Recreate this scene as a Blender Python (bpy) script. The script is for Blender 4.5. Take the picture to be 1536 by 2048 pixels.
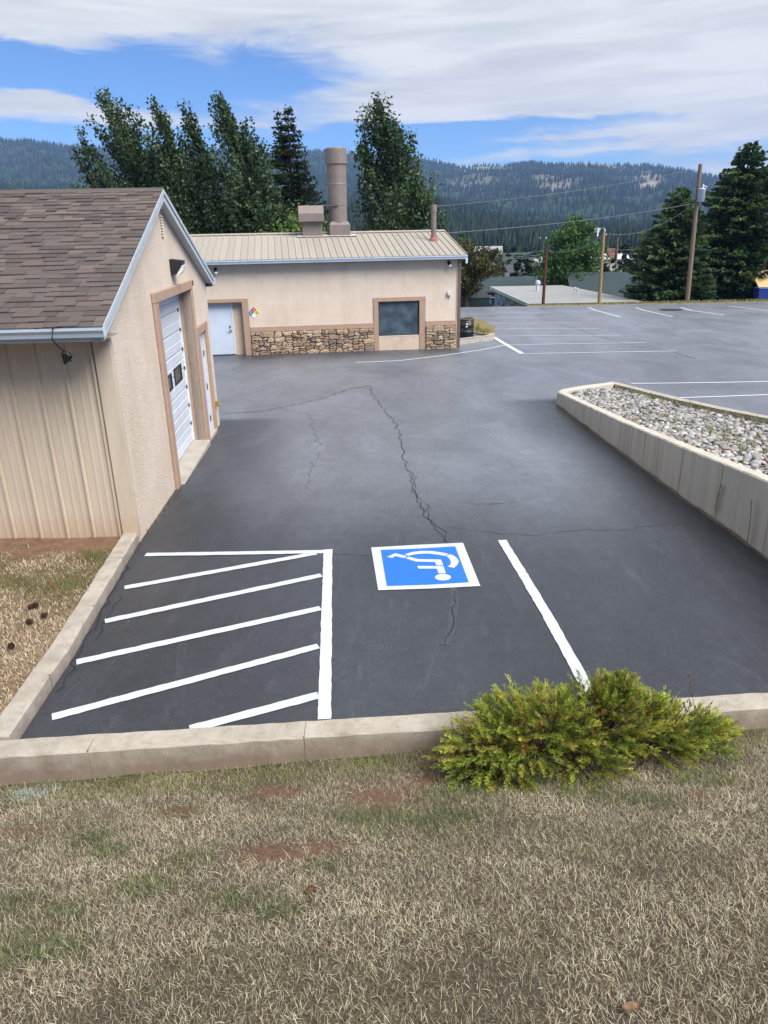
import bpy, math, random
import numpy as np
from mathutils import Vector, Matrix
for o in list(bpy.data.objects): bpy.data.objects.remove(o)
scene = bpy.context.scene
COL = scene.collection
R = math.radians
rnd = random.Random(7)

# ------------------------------------------------------------------ camera
CAMZ, FPX, PITCH, ROLL = 3.9, 1450.0, R(21.3), R(-1.07)
cam = bpy.data.cameras.new('camera'); camo = bpy.data.objects.new('camera', cam); COL.objects.link(camo)
cam.sensor_fit = 'VERTICAL'; cam.sensor_height = 24.0; cam.lens = 24.0 * FPX / 2048.0
cam.clip_start = 0.05; cam.clip_end = 20000
FW = Vector((0, math.cos(PITCH), -math.sin(PITCH))); UP0 = Vector((0, math.sin(PITCH), math.cos(PITCH))); RT0 = Vector((1, 0, 0))
RT = RT0 * math.cos(ROLL) + UP0 * math.sin(ROLL); UP = UP0 * math.cos(ROLL) - RT0 * math.sin(ROLL)
camo.matrix_world = Matrix(((RT.x, UP.x, -FW.x, 0), (RT.y, UP.y, -FW.y, 0), (RT.z, UP.z, -FW.z, CAMZ), (0, 0, 0, 1)))
scene.camera = camo
C0 = Vector((0, 0, CAMZ))
def ray(x, y): return FW + (x - 768) / FPX * RT - (y - 1024) / FPX * UP

# ------------------------------------------------------------------ sky, sun, exposure
SUN_EL, SUN_AZ = R(49), R(131)          # azimuth clockwise from +Y
world = bpy.data.worlds.new('World'); scene.world = world; world.use_nodes = True
def build_world():
    nt = world.node_tree; N = nt.nodes; L = nt.links; N.clear()
    def m(op, a, b=None, c=None, clamp=False):
        n = N.new('ShaderNodeMath'); n.operation = op; n.use_clamp = clamp
        for i, v in enumerate((a, b, c)):
            if v is None: continue
            if isinstance(v, (int, float)): n.inputs[i].default_value = v
            else: L.new(v, n.inputs[i])
        return n.outputs[0]
    out = N.new('ShaderNodeOutputWorld'); bg = N.new('ShaderNodeBackground'); L.new(bg.outputs[0], out.inputs[0])
    sky = N.new('ShaderNodeTexSky'); sky.sky_type = 'NISHITA'; sky.sun_disc = False
    sky.sun_elevation = SUN_EL; sky.sun_rotation = SUN_AZ; sky.altitude = 2400; sky.air_density = 1.0; sky.dust_density = 0.3; sky.ozone_density = 4.0
    geo = N.new('ShaderNodeTexCoord'); sep = N.new('ShaderNodeSeparateXYZ'); L.new(geo.outputs['Generated'], sep.inputs[0])
    x, y, z = sep.outputs
    az = m('MULTIPLY', m('ARCTAN2', x, y), 57.2958); el = m('MULTIPLY', m('ARCSINE', z), 57.2958)
    comb = N.new('ShaderNodeCombineXYZ'); L.new(m('MULTIPLY', az, 0.05), comb.inputs[0]); L.new(m('MULTIPLY', el, 0.2), comb.inputs[1]); comb.inputs[2].default_value = 3.3
    def noise(vec, scale, detail, rough, dist=0.0):
        n = N.new('ShaderNodeTexNoise'); n.inputs['Scale'].default_value = scale; n.inputs['Detail'].default_value = detail
        n.inputs['Roughness'].default_value = rough; n.inputs['Distortion'].default_value = dist; L.new(vec, n.inputs['Vector']); return n.outputs[0]
    # slow warp so that the edges of the banks wander
    w1 = noise(comb.outputs[0], 2.2, 3, .55)
    comb2 = N.new('ShaderNodeCombineXYZ'); L.new(m('MULTIPLY', m('ADD', az, m('MULTIPLY', el, .9)), 0.075), comb2.inputs[0]); L.new(m('MULTIPLY', el, 0.33), comb2.inputs[1]); comb2.inputs[2].default_value = 8.1
    w2 = noise(comb2.outputs[0], 1.7, 5, .62, .6)
    azw = m('ADD', az, m('MULTIPLY', m('SUBTRACT', w1, .5), 7.0)); elw = m('ADD', el, m('MULTIPLY', m('SUBTRACT', w2, .5), 2.0))
    blobs = [(1150, 110, 560, 105, -3, 1.25), (1500, 120, 300, 120, 0, .6), (900, 205, 420, 34, 1, .55), (180, 8, 420, 52, 6, 1.2), (170, 92, 170, 15, -5, .62),
             (210, 150, 330, 45, 0, -1.15), (25, 195, 80, 26, 8, 1.25), (95, 190, 45, 14, 0, .7), (205, 228, 120, 22, -5, 1.0), (520, 268, 130, 20, 0, .55), (1290, 262, 330, 8, 2, .55),
             (1150, 303, 380, 10, 3, .5), (1080, 245, 460, 10, 1, -.55), (700, 290, 700, 28, 0, -.32), (430, 140, 60, 24, -25, .5), (1500, 335, 120, 12, 0, .5)]
    dens = None
    for (px, py, sx, sy, rot, wt) in blobs:
        d = ray(px, py).normalized(); a0 = math.degrees(math.atan2(d.x, d.y)); e0 = math.degrees(math.asin(d.z))
        ca, sa = math.cos(R(rot)), math.sin(R(rot)); k = 57.2958 / FPX
        da = m('SUBTRACT', azw, a0); de = m('SUBTRACT', elw, e0)
        u = m('DIVIDE', m('ADD', m('MULTIPLY', da, ca), m('MULTIPLY', de, sa)), sx * k)
        v = m('DIVIDE', m('SUBTRACT', m('MULTIPLY', de, ca), m('MULTIPLY', da, sa)), sy * k)
        g = m('MULTIPLY', m('EXPONENT', m('MULTIPLY', m('ADD', m('MULTIPLY', u, u), m('MULTIPLY', v, v)), -1.0)), wt)
        dens = g if dens is None else m('ADD', dens, g)
    high = m('MULTIPLY', m('SUBTRACT', el, 12.0), 0.06, clamp=True)          # broken cloud deck goes on overhead
    dens = m('ADD', dens, m('MULTIPLY', high, .75))
    fine = noise(comb2.outputs[0], 3.0, 6, .62, 1.2)
    dens = m('ADD', dens, m('MULTIPLY', m('SUBTRACT', fine, .5), .8))
    sm = N.new('ShaderNodeMapRange'); sm.interpolation_type = 'SMOOTHSTEP'; L.new(dens, sm.inputs[0]); sm.inputs[1].default_value = .08; sm.inputs[2].default_value = .85
    shade = N.new('ShaderNodeMapRange'); comb3 = N.new('ShaderNodeCombineXYZ'); L.new(m('MULTIPLY', m('SUBTRACT', az, m('MULTIPLY', el, .6)), .035), comb3.inputs[0]); L.new(m('MULTIPLY', el, .3), comb3.inputs[1]); sm2 = noise(comb3.outputs[0], 2.6, 4, .5, .5); L.new(sm2, shade.inputs[0]); shade.inputs[1].default_value = .38; shade.inputs[2].default_value = .68
    cc = N.new('ShaderNodeMixRGB'); L.new(shade.outputs[0], cc.inputs[0]); cc.inputs[1].default_value = (.455, .46, .465, 1); cc.inputs[2].default_value = (.345, .36, .38, 1)
    skc = N.new('ShaderNodeMixRGB'); skc.blend_type = 'MULTIPLY'; skc.inputs[0].default_value = 1; L.new(sky.outputs[0], skc.inputs[1]); skc.inputs[2].default_value = (.46, .595, .75, 1)
    sc = N.new('ShaderNodeMixRGB'); sc.blend_type = 'MULTIPLY'; sc.inputs[0].default_value = 1; L.new(cc.outputs[0], sc.inputs[1]); sc.inputs[2].default_value = (10, 10, 10, 1)
    mx = N.new('ShaderNodeMixRGB'); L.new(sm.outputs[0], mx.inputs[0]); L.new(skc.outputs[0], mx.inputs[1]); L.new(sc.outputs[0], mx.inputs[2])
    L.new(mx.outputs[0], bg.inputs[0]); bg.inputs[1].default_value = 0.1
build_world()
sun = bpy.data.lights.new('sun', 'SUN'); sun.energy = 2.9; sun.angle = R(38); sun.color = (1, .975, .945)
suno = bpy.data.objects.new('sun', sun); COL.objects.link(suno)
sd = Vector((math.sin(SUN_AZ) * math.cos(SUN_EL), math.cos(SUN_AZ) * math.cos(SUN_EL), math.sin(SUN_EL)))
suno.rotation_euler = sd.to_track_quat('Z', 'Y').to_euler(); suno.location = (0, -10, 40)
vs = scene.view_settings; vs.view_transform = 'Standard'; vs.look = 'None'; vs.exposure = 1.0; vs.gamma = 1; vs.use_curve_mapping = False
scene.render.resolution_x = 768; scene.render.resolution_y = 1024

# ------------------------------------------------------------------ ground model and measuring helpers
SLOPE = 0.032
def zg(y): return -SLOPE * max(0.0, y - 9.1)
def gnd(x, y, dz=0.0):
    r = ray(x, y); t = (CAMZ - dz) / -r.z
    if t * r.y > 9.1: t = (CAMZ - dz - SLOPE * 9.1) / (-r.z - SLOPE * r.y)
    return C0 + r * t
def onz(x, y, z): r = ray(x, y); return C0 + r * ((z - CAMZ) / r.z)
def aty(x, y, Y): r = ray(x, y); return C0 + r * (Y / r.y)
class Frame:
    """local frame of a building: origin and turn about z"""
    def __init__(s, o, deg): s.o = Vector(o); s.a = R(deg); s.m = Matrix.Translation(s.o) @ Matrix.Rotation(s.a, 4, 'Z'); s.i = s.m.inverted()
    def px(s, x, y, axis, val):                       # pixel onto the plane local[axis] = val, in local coordinates
        c = s.i @ C0; r = s.i.to_3x3() @ ray(x, y); return c + r * ((val - c[axis]) / r[axis])

# ------------------------------------------------------------------ materials
MATS = {}
def lin(c): return tuple(((v / 255) / 12.92 if v / 255 <= .04045 else ((v / 255 + .055) / 1.055) ** 2.4) for v in c) + (1,)
class NT:
    def __init__(s, name):
        s.mat = bpy.data.materials.new(name); s.mat.use_nodes = True; s.nt = s.mat.node_tree; s.N = s.nt.nodes; s.L = s.nt.links
        s.b = s.N['Principled BSDF']; MATS[name] = s.mat
    def coord(s, kind='Object'):
        return s.N.new('ShaderNodeTexCoord').outputs[kind]
    def wpos(s): return s.N.new('ShaderNodeNewGeometry').outputs['Position']
    def scale(s, vec, sc):
        n = s.N.new('ShaderNodeMapping'); n.inputs['Scale'].default_value = sc; s.L.new(vec, n.inputs[0]); return n.outputs[0]
    def noise(s, vec, scale, detail=5, rough=.55, dist=0):
        n = s.N.new('ShaderNodeTexNoise'); s.L.new(vec, n.inputs['Vector']); n.inputs['Scale'].default_value = scale
        n.inputs['Detail'].default_value = detail; n.inputs['Roughness'].default_value = rough; n.inputs['Distortion'].default_value = dist; return n.outputs[0]
    def vor(s, vec, scale, feature='F1', out=0):
        n = s.N.new('ShaderNodeTexVoronoi'); n.feature = feature; s.L.new(vec, n.inputs['Vector']); n.inputs['Scale'].default_value = scale; return n.outputs[out]
    def ramp(s, fac, stops):
        n = s.N.new('ShaderNodeValToRGB'); s.L.new(fac, n.inputs[0]); e = n.color_ramp.elements
        while len(e) < len(stops): e.new(.5)
        for i, (p, c) in enumerate(stops): e[i].position = p; e[i].color = c if not isinstance(c, (int, float)) else (c, c, c, 1)
        return n.outputs[0]
    def mix(s, fac, a, b, blend='MIX'):
        n = s.N.new('ShaderNodeMixRGB'); n.blend_type = blend
        for i, v in zip((0, 1, 2), (fac, a, b)):
            if isinstance(v, (int, float)): n.inputs[i].default_value = v if i == 0 else (v, v, v, 1)
            elif isinstance(v, tuple): n.inputs[i].default_value = v
            else: s.L.new(v, n.inputs[i])
        return n.outputs[0]
    def math(s, op, a, b=0.0, clamp=False):
        n = s.N.new('ShaderNodeMath'); n.operation = op; n.use_clamp = clamp
        for i, v in zip((0, 1), (a, b)):
            if isinstance(v, (int, float)): n.inputs[i].default_value = v
            else: s.L.new(v, n.inputs[i])
        return n.outputs[0]
    def set(s, k, v):
        if isinstance(v, (int, float, tuple)): s.b.inputs[k].default_value = v
        else: s.L.new(v, s.b.inputs[k])
    def bump(s, h, dist=.01, strength=1.0):
        n = s.N.new('ShaderNodeBump'); n.inputs['Distance'].default_value = dist; n.inputs['Strength'].default_value = strength; s.L.new(h, n.inputs['Height']); s.L.new(n.outputs[0], s.b.inputs['Normal'])
    def attr(s, name='Col'):
        n = s.N.new('ShaderNodeAttribute'); n.attribute_name = name; return n.outputs['Color']
    def orand(s): return s.N.new('ShaderNodeObjectInfo').outputs['Random']
def simple(name, rgb, rough=.6, var=.18, nscale=6, bump=0.0, bscale=60, metal=0.0, spec=.5, stretch=(1, 1, 1), rand=0.0, dirt=None):
    """base colour (sRGB 0-255) broken up by two scales of noise, optional fine relief"""
    t = NT(name); p = t.scale(t.coord(), stretch); c = lin(rgb)
    d = tuple(v * (1 - var) for v in c[:3]) + (1,); l = tuple(min(1, v * (1 + var)) for v in c[:3]) + (1,)
    col = t.ramp(t.noise(p, nscale, 7, .62), [(.3, d), (.7, l)])
    if rand: col = t.mix(t.math('MULTIPLY', t.orand(), rand), col, d, 'MULTIPLY')
    if dirt:
        col = t.mix(t.math('MULTIPLY', t.ramp(t.noise(p, nscale * .35, 8, .7, 1.0), [(.52, 0), (.75, 1)]), dirt[1]), col, lin(dirt[0]))
    t.set('Base Color', col); t.set('Metallic', metal); t.set('Specular IOR Level', spec)
    t.set('Roughness', t.ramp(t.noise(p, nscale * 2, 4), [(.3, max(.02, rough - .08)), (.7, min(1, rough + .08))]))
    if bump: t.bump(t.noise(p, bscale, 6, .6), bump)
    return t.mat

# ------------------------------------------------------------------ mesh helpers
class MB:
    def __init__(s): s.v = []; s.f = []
    def quad(s, a, b, c, d): i = len(s.v); s.v += [tuple(a), tuple(b), tuple(c), tuple(d)]; s.f.append((i, i + 1, i + 2, i + 3))
    def poly(s, pts): i = len(s.v); s.v += [tuple(p) for p in pts]; s.f.append(tuple(range(i, i + len(pts))))
    def box(s, lo, hi, M=None):
        i = len(s.v); P = [Vector((x, y, z)) for x in (lo[0], hi[0]) for y in (lo[1], hi[1]) for z in (lo[2], hi[2])]
        if M is not None: P = [M @ p for p in P]
        s.v += [tuple(p) for p in P]
        s.f += [(i, i + 1, i + 3, i + 2), (i + 4, i + 6, i + 7, i + 5), (i, i + 4, i + 5, i + 1), (i + 2, i + 3, i + 7, i + 6), (i, i + 2, i + 6, i + 4), (i + 1, i + 5, i + 7, i + 3)]
        return s
    def bbox(s, lo, hi, b, M=None):
        """box with chamfered edges along every side"""
        (x0, y0, z0), (x1, y1, z1) = lo, hi; b = min(b, (x1 - x0) * .45, (y1 - y0) * .45, (z1 - z0) * .45)
        rings = []
        for z, k in ((z0, b), (z0 + b, 0), (z1 - b, 0), (z1, b)):
            xa, xb, ya, yb = x0 + k, x1 - k, y0 + k, y1 - k
            rings.append([(xa + b, ya, z), (xb - b, ya, z), (xb, ya + b, z), (xb, yb - b, z), (xb - b, yb, z), (xa + b, yb, z), (xa, yb - b, z), (xa, ya + b, z)])
        s.loft(rings, True, M); return s
    def loft(s, rings, cap=True, M=None):
        i = len(s.v); n = len(rings[0])
        for r in rings: s.v += [tuple(M @ Vector(p)) if M is not None else tuple(p) for p in r]
        for k in range(len(rings) - 1):
            for j in range(n):
                a = i + k * n + j; b = i + k * n + (j + 1) % n; s.f.append((a, b, b + n, a + n))
        if cap: s.f.append(tuple(i + j for j in reversed(range(n)))); s.f.append(tuple(i + (len(rings) - 1) * n + j for j in range(n)))
        return s
    def tube(s, pts, rad, n=8, cap=True):
        pts = [Vector(p) for p in pts]; rads = rad if isinstance(rad, (list, tuple)) else [rad] * len(pts); rings = []
        for k, p in enumerate(pts):
            d = (pts[min(k + 1, len(pts) - 1)] - pts[max(k - 1, 0)]).normalized()
            a = d.cross(Vector((0, 0, 1))) if abs(d.z) < .95 else d.cross(Vector((1, 0, 0))); a.normalize(); b = d.cross(a)
            rings.append([p + (a * math.cos(2 * math.pi * j / n) + b * math.sin(2 * math.pi * j / n)) * rads[k] for j in range(n)])
        return s.loft(rings, cap)
    def lathe(s, prof, c=(0, 0, 0), n=20, cap=True):
        c = Vector(c); return s.loft([[c + Vector((r * math.cos(2 * math.pi * j / n), r * math.sin(2 * math.pi * j / n), z)) for j in range(n)] for r, z in prof], cap)
    def build(s, name, mat, parent=None, smooth=False):
        me = bpy.data.meshes.new(name); me.from_pydata(s.v, [], s.f); me.update()
        return mkobj(name, me, mat, parent, smooth)
def mkobj(name, me, mat, parent=None, smooth=False):
    if mat is not None and not me.materials: me.materials.append(MATS[mat] if isinstance(mat, str) else mat)
    if smooth: me.shade_smooth()
    o = bpy.data.objects.new(name, me); COL.objects.link(o)
    if parent is not None: o.parent = parent
    return o
def nmesh(name, verts, faces_flat, nper, mat, parent=None, col=None, smooth=False):
    """fast mesh from numpy arrays: faces all with nper corners; col = per-vertex rgb"""
    me = bpy.data.meshes.new(name); nv = len(verts); nf = len(faces_flat) // nper
    me.vertices.add(nv); me.vertices.foreach_set('co', np.ascontiguousarray(verts, dtype=np.float32).ravel())
    me.loops.add(nf * nper); me.loops.foreach_set('vertex_index', np.ascontiguousarray(faces_flat, dtype=np.int32).ravel())
    me.polygons.add(nf); me.polygons.foreach_set('loop_start', np.arange(0, nf * nper, nper, dtype=np.int32)); me.polygons.foreach_set('loop_total', np.full(nf, nper, dtype=np.int32))
    me.update(calc_edges=True); me.validate()
    if not smooth: me.shade_flat()
    if col is not None:
        a = me.color_attributes.new('Col', 'FLOAT_COLOR', 'POINT'); c4 = np.ones((nv, 4), dtype=np.float32); c4[:, :3] = col; a.data.foreach_set('color', c4.ravel())
    return mkobj(name, me, mat, parent, smooth)
def tag(o, label=None, cat=None, group=None, kind=None):
    if label: o['label'] = label
    if cat: o['category'] = cat
    if group: o['group'] = group
    if kind: o['kind'] = kind
    return o
def empty(name, loc, rz=0.0, label=None, cat=None, group=None):
    o = bpy.data.objects.new(name, None); COL.objects.link(o); o.location = loc; o.rotation_euler = (0, 0, rz); o.empty_display_size = .2
    return tag(o, label, cat, group)

try:
    cy = scene.cycles; cy.max_bounces = 5; cy.diffuse_bounces = 3; cy.glossy_bounces = 2; cy.transmission_bounces = 3; cy.transparent_max_bounces = 6; cy.volume_bounces = 0; cy.caustics_reflective = False; cy.caustics_refractive = False
    world.cycles.sampling_method = 'MANUAL'; world.cycles.sample_map_resolution = 512
except Exception: pass

# ------------------------------------------------------------------ material library
def build_materials():
    # sealed asphalt: sky sheen and wall reflection painted in with sealer and wear (Col), stone grain, crazing
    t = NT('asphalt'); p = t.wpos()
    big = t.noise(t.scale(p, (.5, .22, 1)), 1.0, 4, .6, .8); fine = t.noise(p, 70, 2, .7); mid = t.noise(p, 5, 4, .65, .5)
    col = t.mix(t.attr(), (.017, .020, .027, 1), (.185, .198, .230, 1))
    col = t.mix(.5, col, t.ramp(big, [(.3, .28), (.7, .72)]), 'OVERLAY')
    col = t.mix(.45, col, t.ramp(mid, [(.3, .3), (.7, .7)]), 'OVERLAY')
    streak = t.noise(t.scale(p, (1, .22, 1)), 2.6, 4, .7, 2)
    col = t.mix(t.math('MULTIPLY', t.ramp(streak, [(.56, 0), (.76, 1)]), .22), col, (.15, .16, .185, 1))
    wn = t.N.new('ShaderNodeTexNoise'); t.L.new(p, wn.inputs['Vector']); wn.inputs['Scale'].default_value = 9; wn.inputs['Detail'].default_value = 1
    warp = t.mix(.06, p, wn.outputs['Color'], 'ADD')
    e = t.vor(warp, 11, 'DISTANCE_TO_EDGE'); craz = t.ramp(e, [(.0, 1), (.07, 0)])
    zone = t.math('MULTIPLY', t.ramp(t.noise(p, .6, 3, .6), [(.40, 0), (.54, 1)]), t.ramp(mid, [(.40, .1), (.56, 1)]))
    cz = t.math('MULTIPLY', craz, zone)
    col = t.mix(t.math('MULTIPLY', cz, .5), col, (.010, .010, .012, 1))
    col = t.mix(t.math('MULTIPLY', t.ramp(fine, [(.30, 1), (.46, 0)]), .7), col, (.010, .011, .013, 1))
    col = t.mix(t.math('MULTIPLY', t.ramp(t.vor(p, 48), [(.10, 1), (.24, 0)]), .30), col, (.2, .2, .2, 1))
    t.set('Base Color', col)
    t.set('Roughness', t.ramp(t.noise(t.scale(p, (.7, .3, 1)), 1.6, 4, .65, 1.2), [(.3, .34), (.7, .52)])); t.set('Specular IOR Level', .7)
    t.bump(t.math('SUBTRACT', t.math('ADD', fine, t.math('MULTIPLY', mid, .5)), t.math('MULTIPLY', cz, .8)), .0022, .7)
    simple('crack_fill', (52, 53, 57), .9, .4, 30, .004, 80, spec=.2)
    simple('crack_sealer', (64, 67, 75), .5, .25, 12, .003, 70)
    # road paint, thin in places
    for nm, c in (('paint_white', (194, 199, 207)), ('paint_blue', (32, 108, 206))):
        t = NT(nm); p = t.wpos(); c = lin(c)
        col = t.mix(t.ramp(t.noise(p, 75, 4, .75), [(.30, .85), (.38, 0)]), c, tuple(v * .22 for v in c[:3]) + (1,))
        col = t.mix(t.math('MULTIPLY', t.ramp(t.noise(p, 3, 5), [(.35, 0), (.7, 1)]), .22), col, tuple(v * .78 for v in c[:3]) + (1,))
        t.set('Base Color', col); t.set('Roughness', .62); t.bump(t.noise(p, 70, 5, .7), .003)
    simple('paint_faded', (196, 200, 206), .65, .15, 18, .002, 60)
    # concrete
    for cname, splash in (('concrete', 0.0), ('kerb_concrete', .62)):
        t = NT(cname); p = t.wpos()
        col = t.ramp(t.noise(p, 3.5, 8, .65), [(.28, lin((158, 149, 137))), (.72, lin((187, 179, 166)))])
        col = t.mix(t.ramp(t.noise(p, 90, 5, .7), [(.3, .45), (.45, 0)]), col, lin((112, 102, 88)))
        col = t.mix(t.math('MULTIPLY', t.ramp(t.noise(p, 1.1, 7, .7, 1), [(.55, 0), (.75, 1)]), .5), col, lin((146, 131, 113)))
        sep = t.N.new('ShaderNodeSeparateXYZ'); t.L.new(p, sep.inputs[0])
        soil = t.ramp(t.math('ADD', sep.outputs[2], t.math('MULTIPLY', t.noise(p, 7, 6, .7), .28)), [(.10, 1), (.30, 0)])      # red earth splashed and wicked up the foot
        col = t.mix(t.math('MULTIPLY', soil, splash), col, lin((122, 96, 80)))
        col = t.mix(t.math('MULTIPLY', t.ramp(t.noise(p, 16, 6, .75, .6), [(.56, 0), (.68, 1)]), .35), col, lin((120, 108, 94)))
        t.set('Base Color', col); t.set('Roughness', .88); t.set('Specular IOR Level', .3); t.bump(t.noise(p, 120, 6, .7), .006)
    # board formed wall: streaked, pitted, rust weeps
    t = NT('concrete_wall'); p = t.wpos(); st = t.scale(p, (5, 5, .35))
    col = t.ramp(t.noise(st, 1.0, 7, .6), [(.28, lin((178, 169, 155))), (.55, lin((196, 188, 174))), (.8, lin((204, 196, 183)))])
    col = t.mix(t.math('MULTIPLY', t.ramp(t.noise(t.scale(p, (3, 3, .5)), .9, 6, .7, .5), [(.56, 0), (.78, 1)]), .5), col, lin((140, 132, 121)))
    col = t.mix(t.ramp(t.vor(p, 14), [(.03, .85), (.075, 0)]), col, lin((82, 76, 68)))
    t.set('Base Color', col); t.set('Roughness', .85); t.set('Specular IOR Level', .3); t.bump(t.math('ADD', t.noise(p, 70, 6, .7), t.ramp(t.vor(p, 14), [(.02, 0), (.07, 1)])), .005)
    simple('joint', (112, 100, 86), .9, .2, 30, spec=.2)
    simple('haunch', (104, 94, 82), .95, .35, 9, .01, 40, spec=.2)
    simple('rust_stain', (150, 124, 102), .9, .3, 20, spec=.2)
    # walls
    t = NT('stucco'); p = t.coord()
    col = t.ramp(t.noise(p, 1.3, 7, .6), [(.3, lin((213, 194, 175))), (.7, lin((224, 207, 189)))])
    col = t.mix(t.math('MULTIPLY', t.ramp(t.noise(t.scale(p, (1, 1, .2)), 2.2, 6, .6), [(.5, 0), (.75, 1)]), .3), col, lin((182, 160, 140)))
    swirl = t.noise(p, 16, 4, .55, 2.2)
    col = t.mix(t.math('MULTIPLY', t.ramp(swirl, [(.38, 1), (.5, 0)]), .13), col, lin((160, 138, 118)))
    t.set('Base Color', col); t.set('Roughness', .9); t.set('Specular IOR Level', .25); t.bump(t.math('ADD', swirl, t.math('MULTIPLY', t.noise(p, 110, 4), .35)), .017)
    simple('stucco_trim', (170, 143, 124), .88, .08, 5, .004, 90, spec=.25)
    simple('stucco_panel', (206, 186, 166), .9, .08, 4, .004, 90, spec=.25, dirt=((168, 142, 120), .5))
    # painted steel siding, dusty towards no side in particular
    t = NT('siding'); p = t.coord()
    col = t.ramp(t.noise(t.scale(p, (3, 3, .5)), 2.0, 6, .6), [(.3, lin((190, 174, 154))), (.7, lin((206, 191, 171)))])
    sep = t.N.new('ShaderNodeSeparateXYZ'); t.L.new(p, sep.inputs[0])
    splash = t.math('MULTIPLY', t.ramp(t.math('ADD', sep.outputs[2], t.math('MULTIPLY', t.noise(p, 9, 6, .7), .25)), [(.12, 1), (.62, 0)]), .55)   # mud splashed up from the bed
    col = t.mix(splash, col, lin((168, 128, 90)))
    t.set('Base Color', col); t.set('Roughness', .55); t.bump(t.noise(t.scale(p, (8, 8, 1)), 10, 3), .002)
    simple('white_metal', (214, 220, 226), .45, .06, 3)
    simple('door_white', (198, 208, 222), .4, .05, 3, dirt=((170, 172, 176), .3))
    simple('garage_door_white', (206, 212, 220), .4, .05, 3, dirt=((170, 168, 166), .35))
    simple('gutter_white', (196, 208, 220), .4, .07, 3, dirt=((160, 160, 156), .3))
    simple('fascia_grey', (182, 190, 196), .5, .08, 4, dirt=((140, 136, 130), .35))
    simple('soffit', (150, 140, 128), .8, .1, 4)
    simple('brown_metal', (96, 84, 78), .5, .12, 5)
    simple('stack_metal', (124, 112, 106), .5, .1, 4, dirt=((96, 84, 78), .5))
    simple('flashing', (196, 192, 184), .45, .1, 6)
    simple('red_boot', (146, 92, 84), .7, .15, 20)
    simple('black_plastic', (26, 26, 28), .45, .2, 10)
    simple('black_metal', (30, 30, 33), .5, .2, 10)
    simple('chrome', (180, 180, 182), .25, .1, 6, metal=1.0)
    simple('brass', (176, 150, 92), .4, .15, 20, metal=.6)
    simple('grey_box', (196, 202, 208), .5, .06, 6)
    t = NT('shingle'); p = t.coord()
    col = t.ramp(t.orand(), [(0, lin((84, 77, 75))), (.3, lin((96, 88, 85))), (.55, lin((104, 95, 91))), (.75, lin((90, 82, 79))), (.9, lin((112, 102, 96))), (1, lin((104, 92, 87)))])
    col = t.mix(t.ramp(t.noise(p, 160, 4, .8), [(.3, .5), (.55, 0)]), col, lin((56, 48, 46)))
    t.set('Base Color', col); t.set('Roughness', .95); t.set('Specular IOR Level', .2); t.bump(t.noise(p, 220, 3), .003)
    t = NT('shingle_far'); t.set('Base Color', t.attr()); t.set('Roughness', .95); t.set('Specular IOR Level', .2)
    simple('roof_tan', (168, 160, 148), .5, .07, 2.5, rand=.18, dirt=((140, 128, 112), .4))
    t = NT('veneer_stone'); p = t.coord()
    col = t.ramp(t.orand(), [(0, lin((124, 102, 84))), (.2, lin((170, 146, 120))), (.4, lin((192, 168, 140))), (.55, lin((144, 122, 104))), (.72, lin((182, 158, 130))), (.86, lin((120, 112, 108))), (1, lin((206, 186, 160)))])
    col = t.mix(.55, col, t.ramp(t.noise(p, 9, 7, .65, .6), [(.3, .18), (.7, .78)]), 'OVERLAY')
    t.set('Base Color', col); t.set('Roughness', .92); t.set('Specular IOR Level', .25); t.bump(t.noise(p, 24, 6, .65), .02)
    simple('mortar', (74, 60, 50), .95, .25, 12, .006, 60, spec=.2)
    t = NT('window_glass'); p = t.coord()
    col = t.ramp(t.noise(p, 2.4, 4, .5), [(.35, (.03, .048, .065, 1)), (.65, (.075, .11, .14, 1))]); t.set('Base Color', col); t.set('Roughness', .12); t.set('Specular IOR Level', .6)
    simple('window_interior', (74, 92, 104), .8, .2, 2)
    t = NT('glass'); t.set('Base Color', (.03, .035, .04, 1)); t.set('Roughness', .06); t.set('Specular IOR Level', .6)
    t = NT('lens'); t.set('Base Color', (.75, .78, .8, 1)); t.set('Roughness', .25)
    # soil and plants
    t = NT('lawn_soil'); p = t.wpos(); t.set('Base Color', t.mix(.6, t.attr(), t.ramp(t.noise(p, 30, 6, .75), [(.3, .12), (.7, .8)]), 'OVERLAY')); t.set('Roughness', 1); t.set('Specular IOR Level', .12); t.bump(t.noise(p, 45, 7, .7), .03)
    t = NT('red_soil'); p = t.wpos()
    col = t.ramp(t.noise(p, 6, 8, .7), [(.3, lin((108, 86, 70))), (.5, lin((134, 106, 86))), (.75, lin((156, 130, 108)))])
    t.set('Base Color', t.mix(t.ramp(t.noise(p, 60, 4, .7), [(.35, .5), (.5, 0)]), col, lin((92, 70, 54)))); t.set('Roughness', 1); t.set('Specular IOR Level', .15); t.bump(t.noise(p, 45, 7, .7), .03)
    t = NT('blade'); t.set('Base Color', t.attr()); t.set('Roughness', .75); t.set('Specular IOR Level', .25)
    for nm, tr in (('leaf', .25), ('needle', .2)):
        t = NT(nm); t.set('Base Color', t.attr()); t.set('Roughness', .55); t.set('Specular IOR Level', .35)
        b2 = t.N.new('ShaderNodeBsdfTranslucent'); t.L.new(t.attr(), b2.inputs[0]); mx = t.N.new('ShaderNodeMixShader'); mx.inputs[0].default_value = tr
        o = t.N['Material Output']; t.L.new(t.b.outputs[0], mx.inputs[1]); t.L.new(b2.outputs[0], mx.inputs[2]); t.L.new(mx.outputs[0], o.inputs[0])
    simple('bark', (82, 70, 60), .95, .3, 8, .02, 30, spec=.2, stretch=(1, 1, .25))
    simple('pale_bark', (112, 108, 94), .9, .3, 6, .01, 30, spec=.2)
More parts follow.
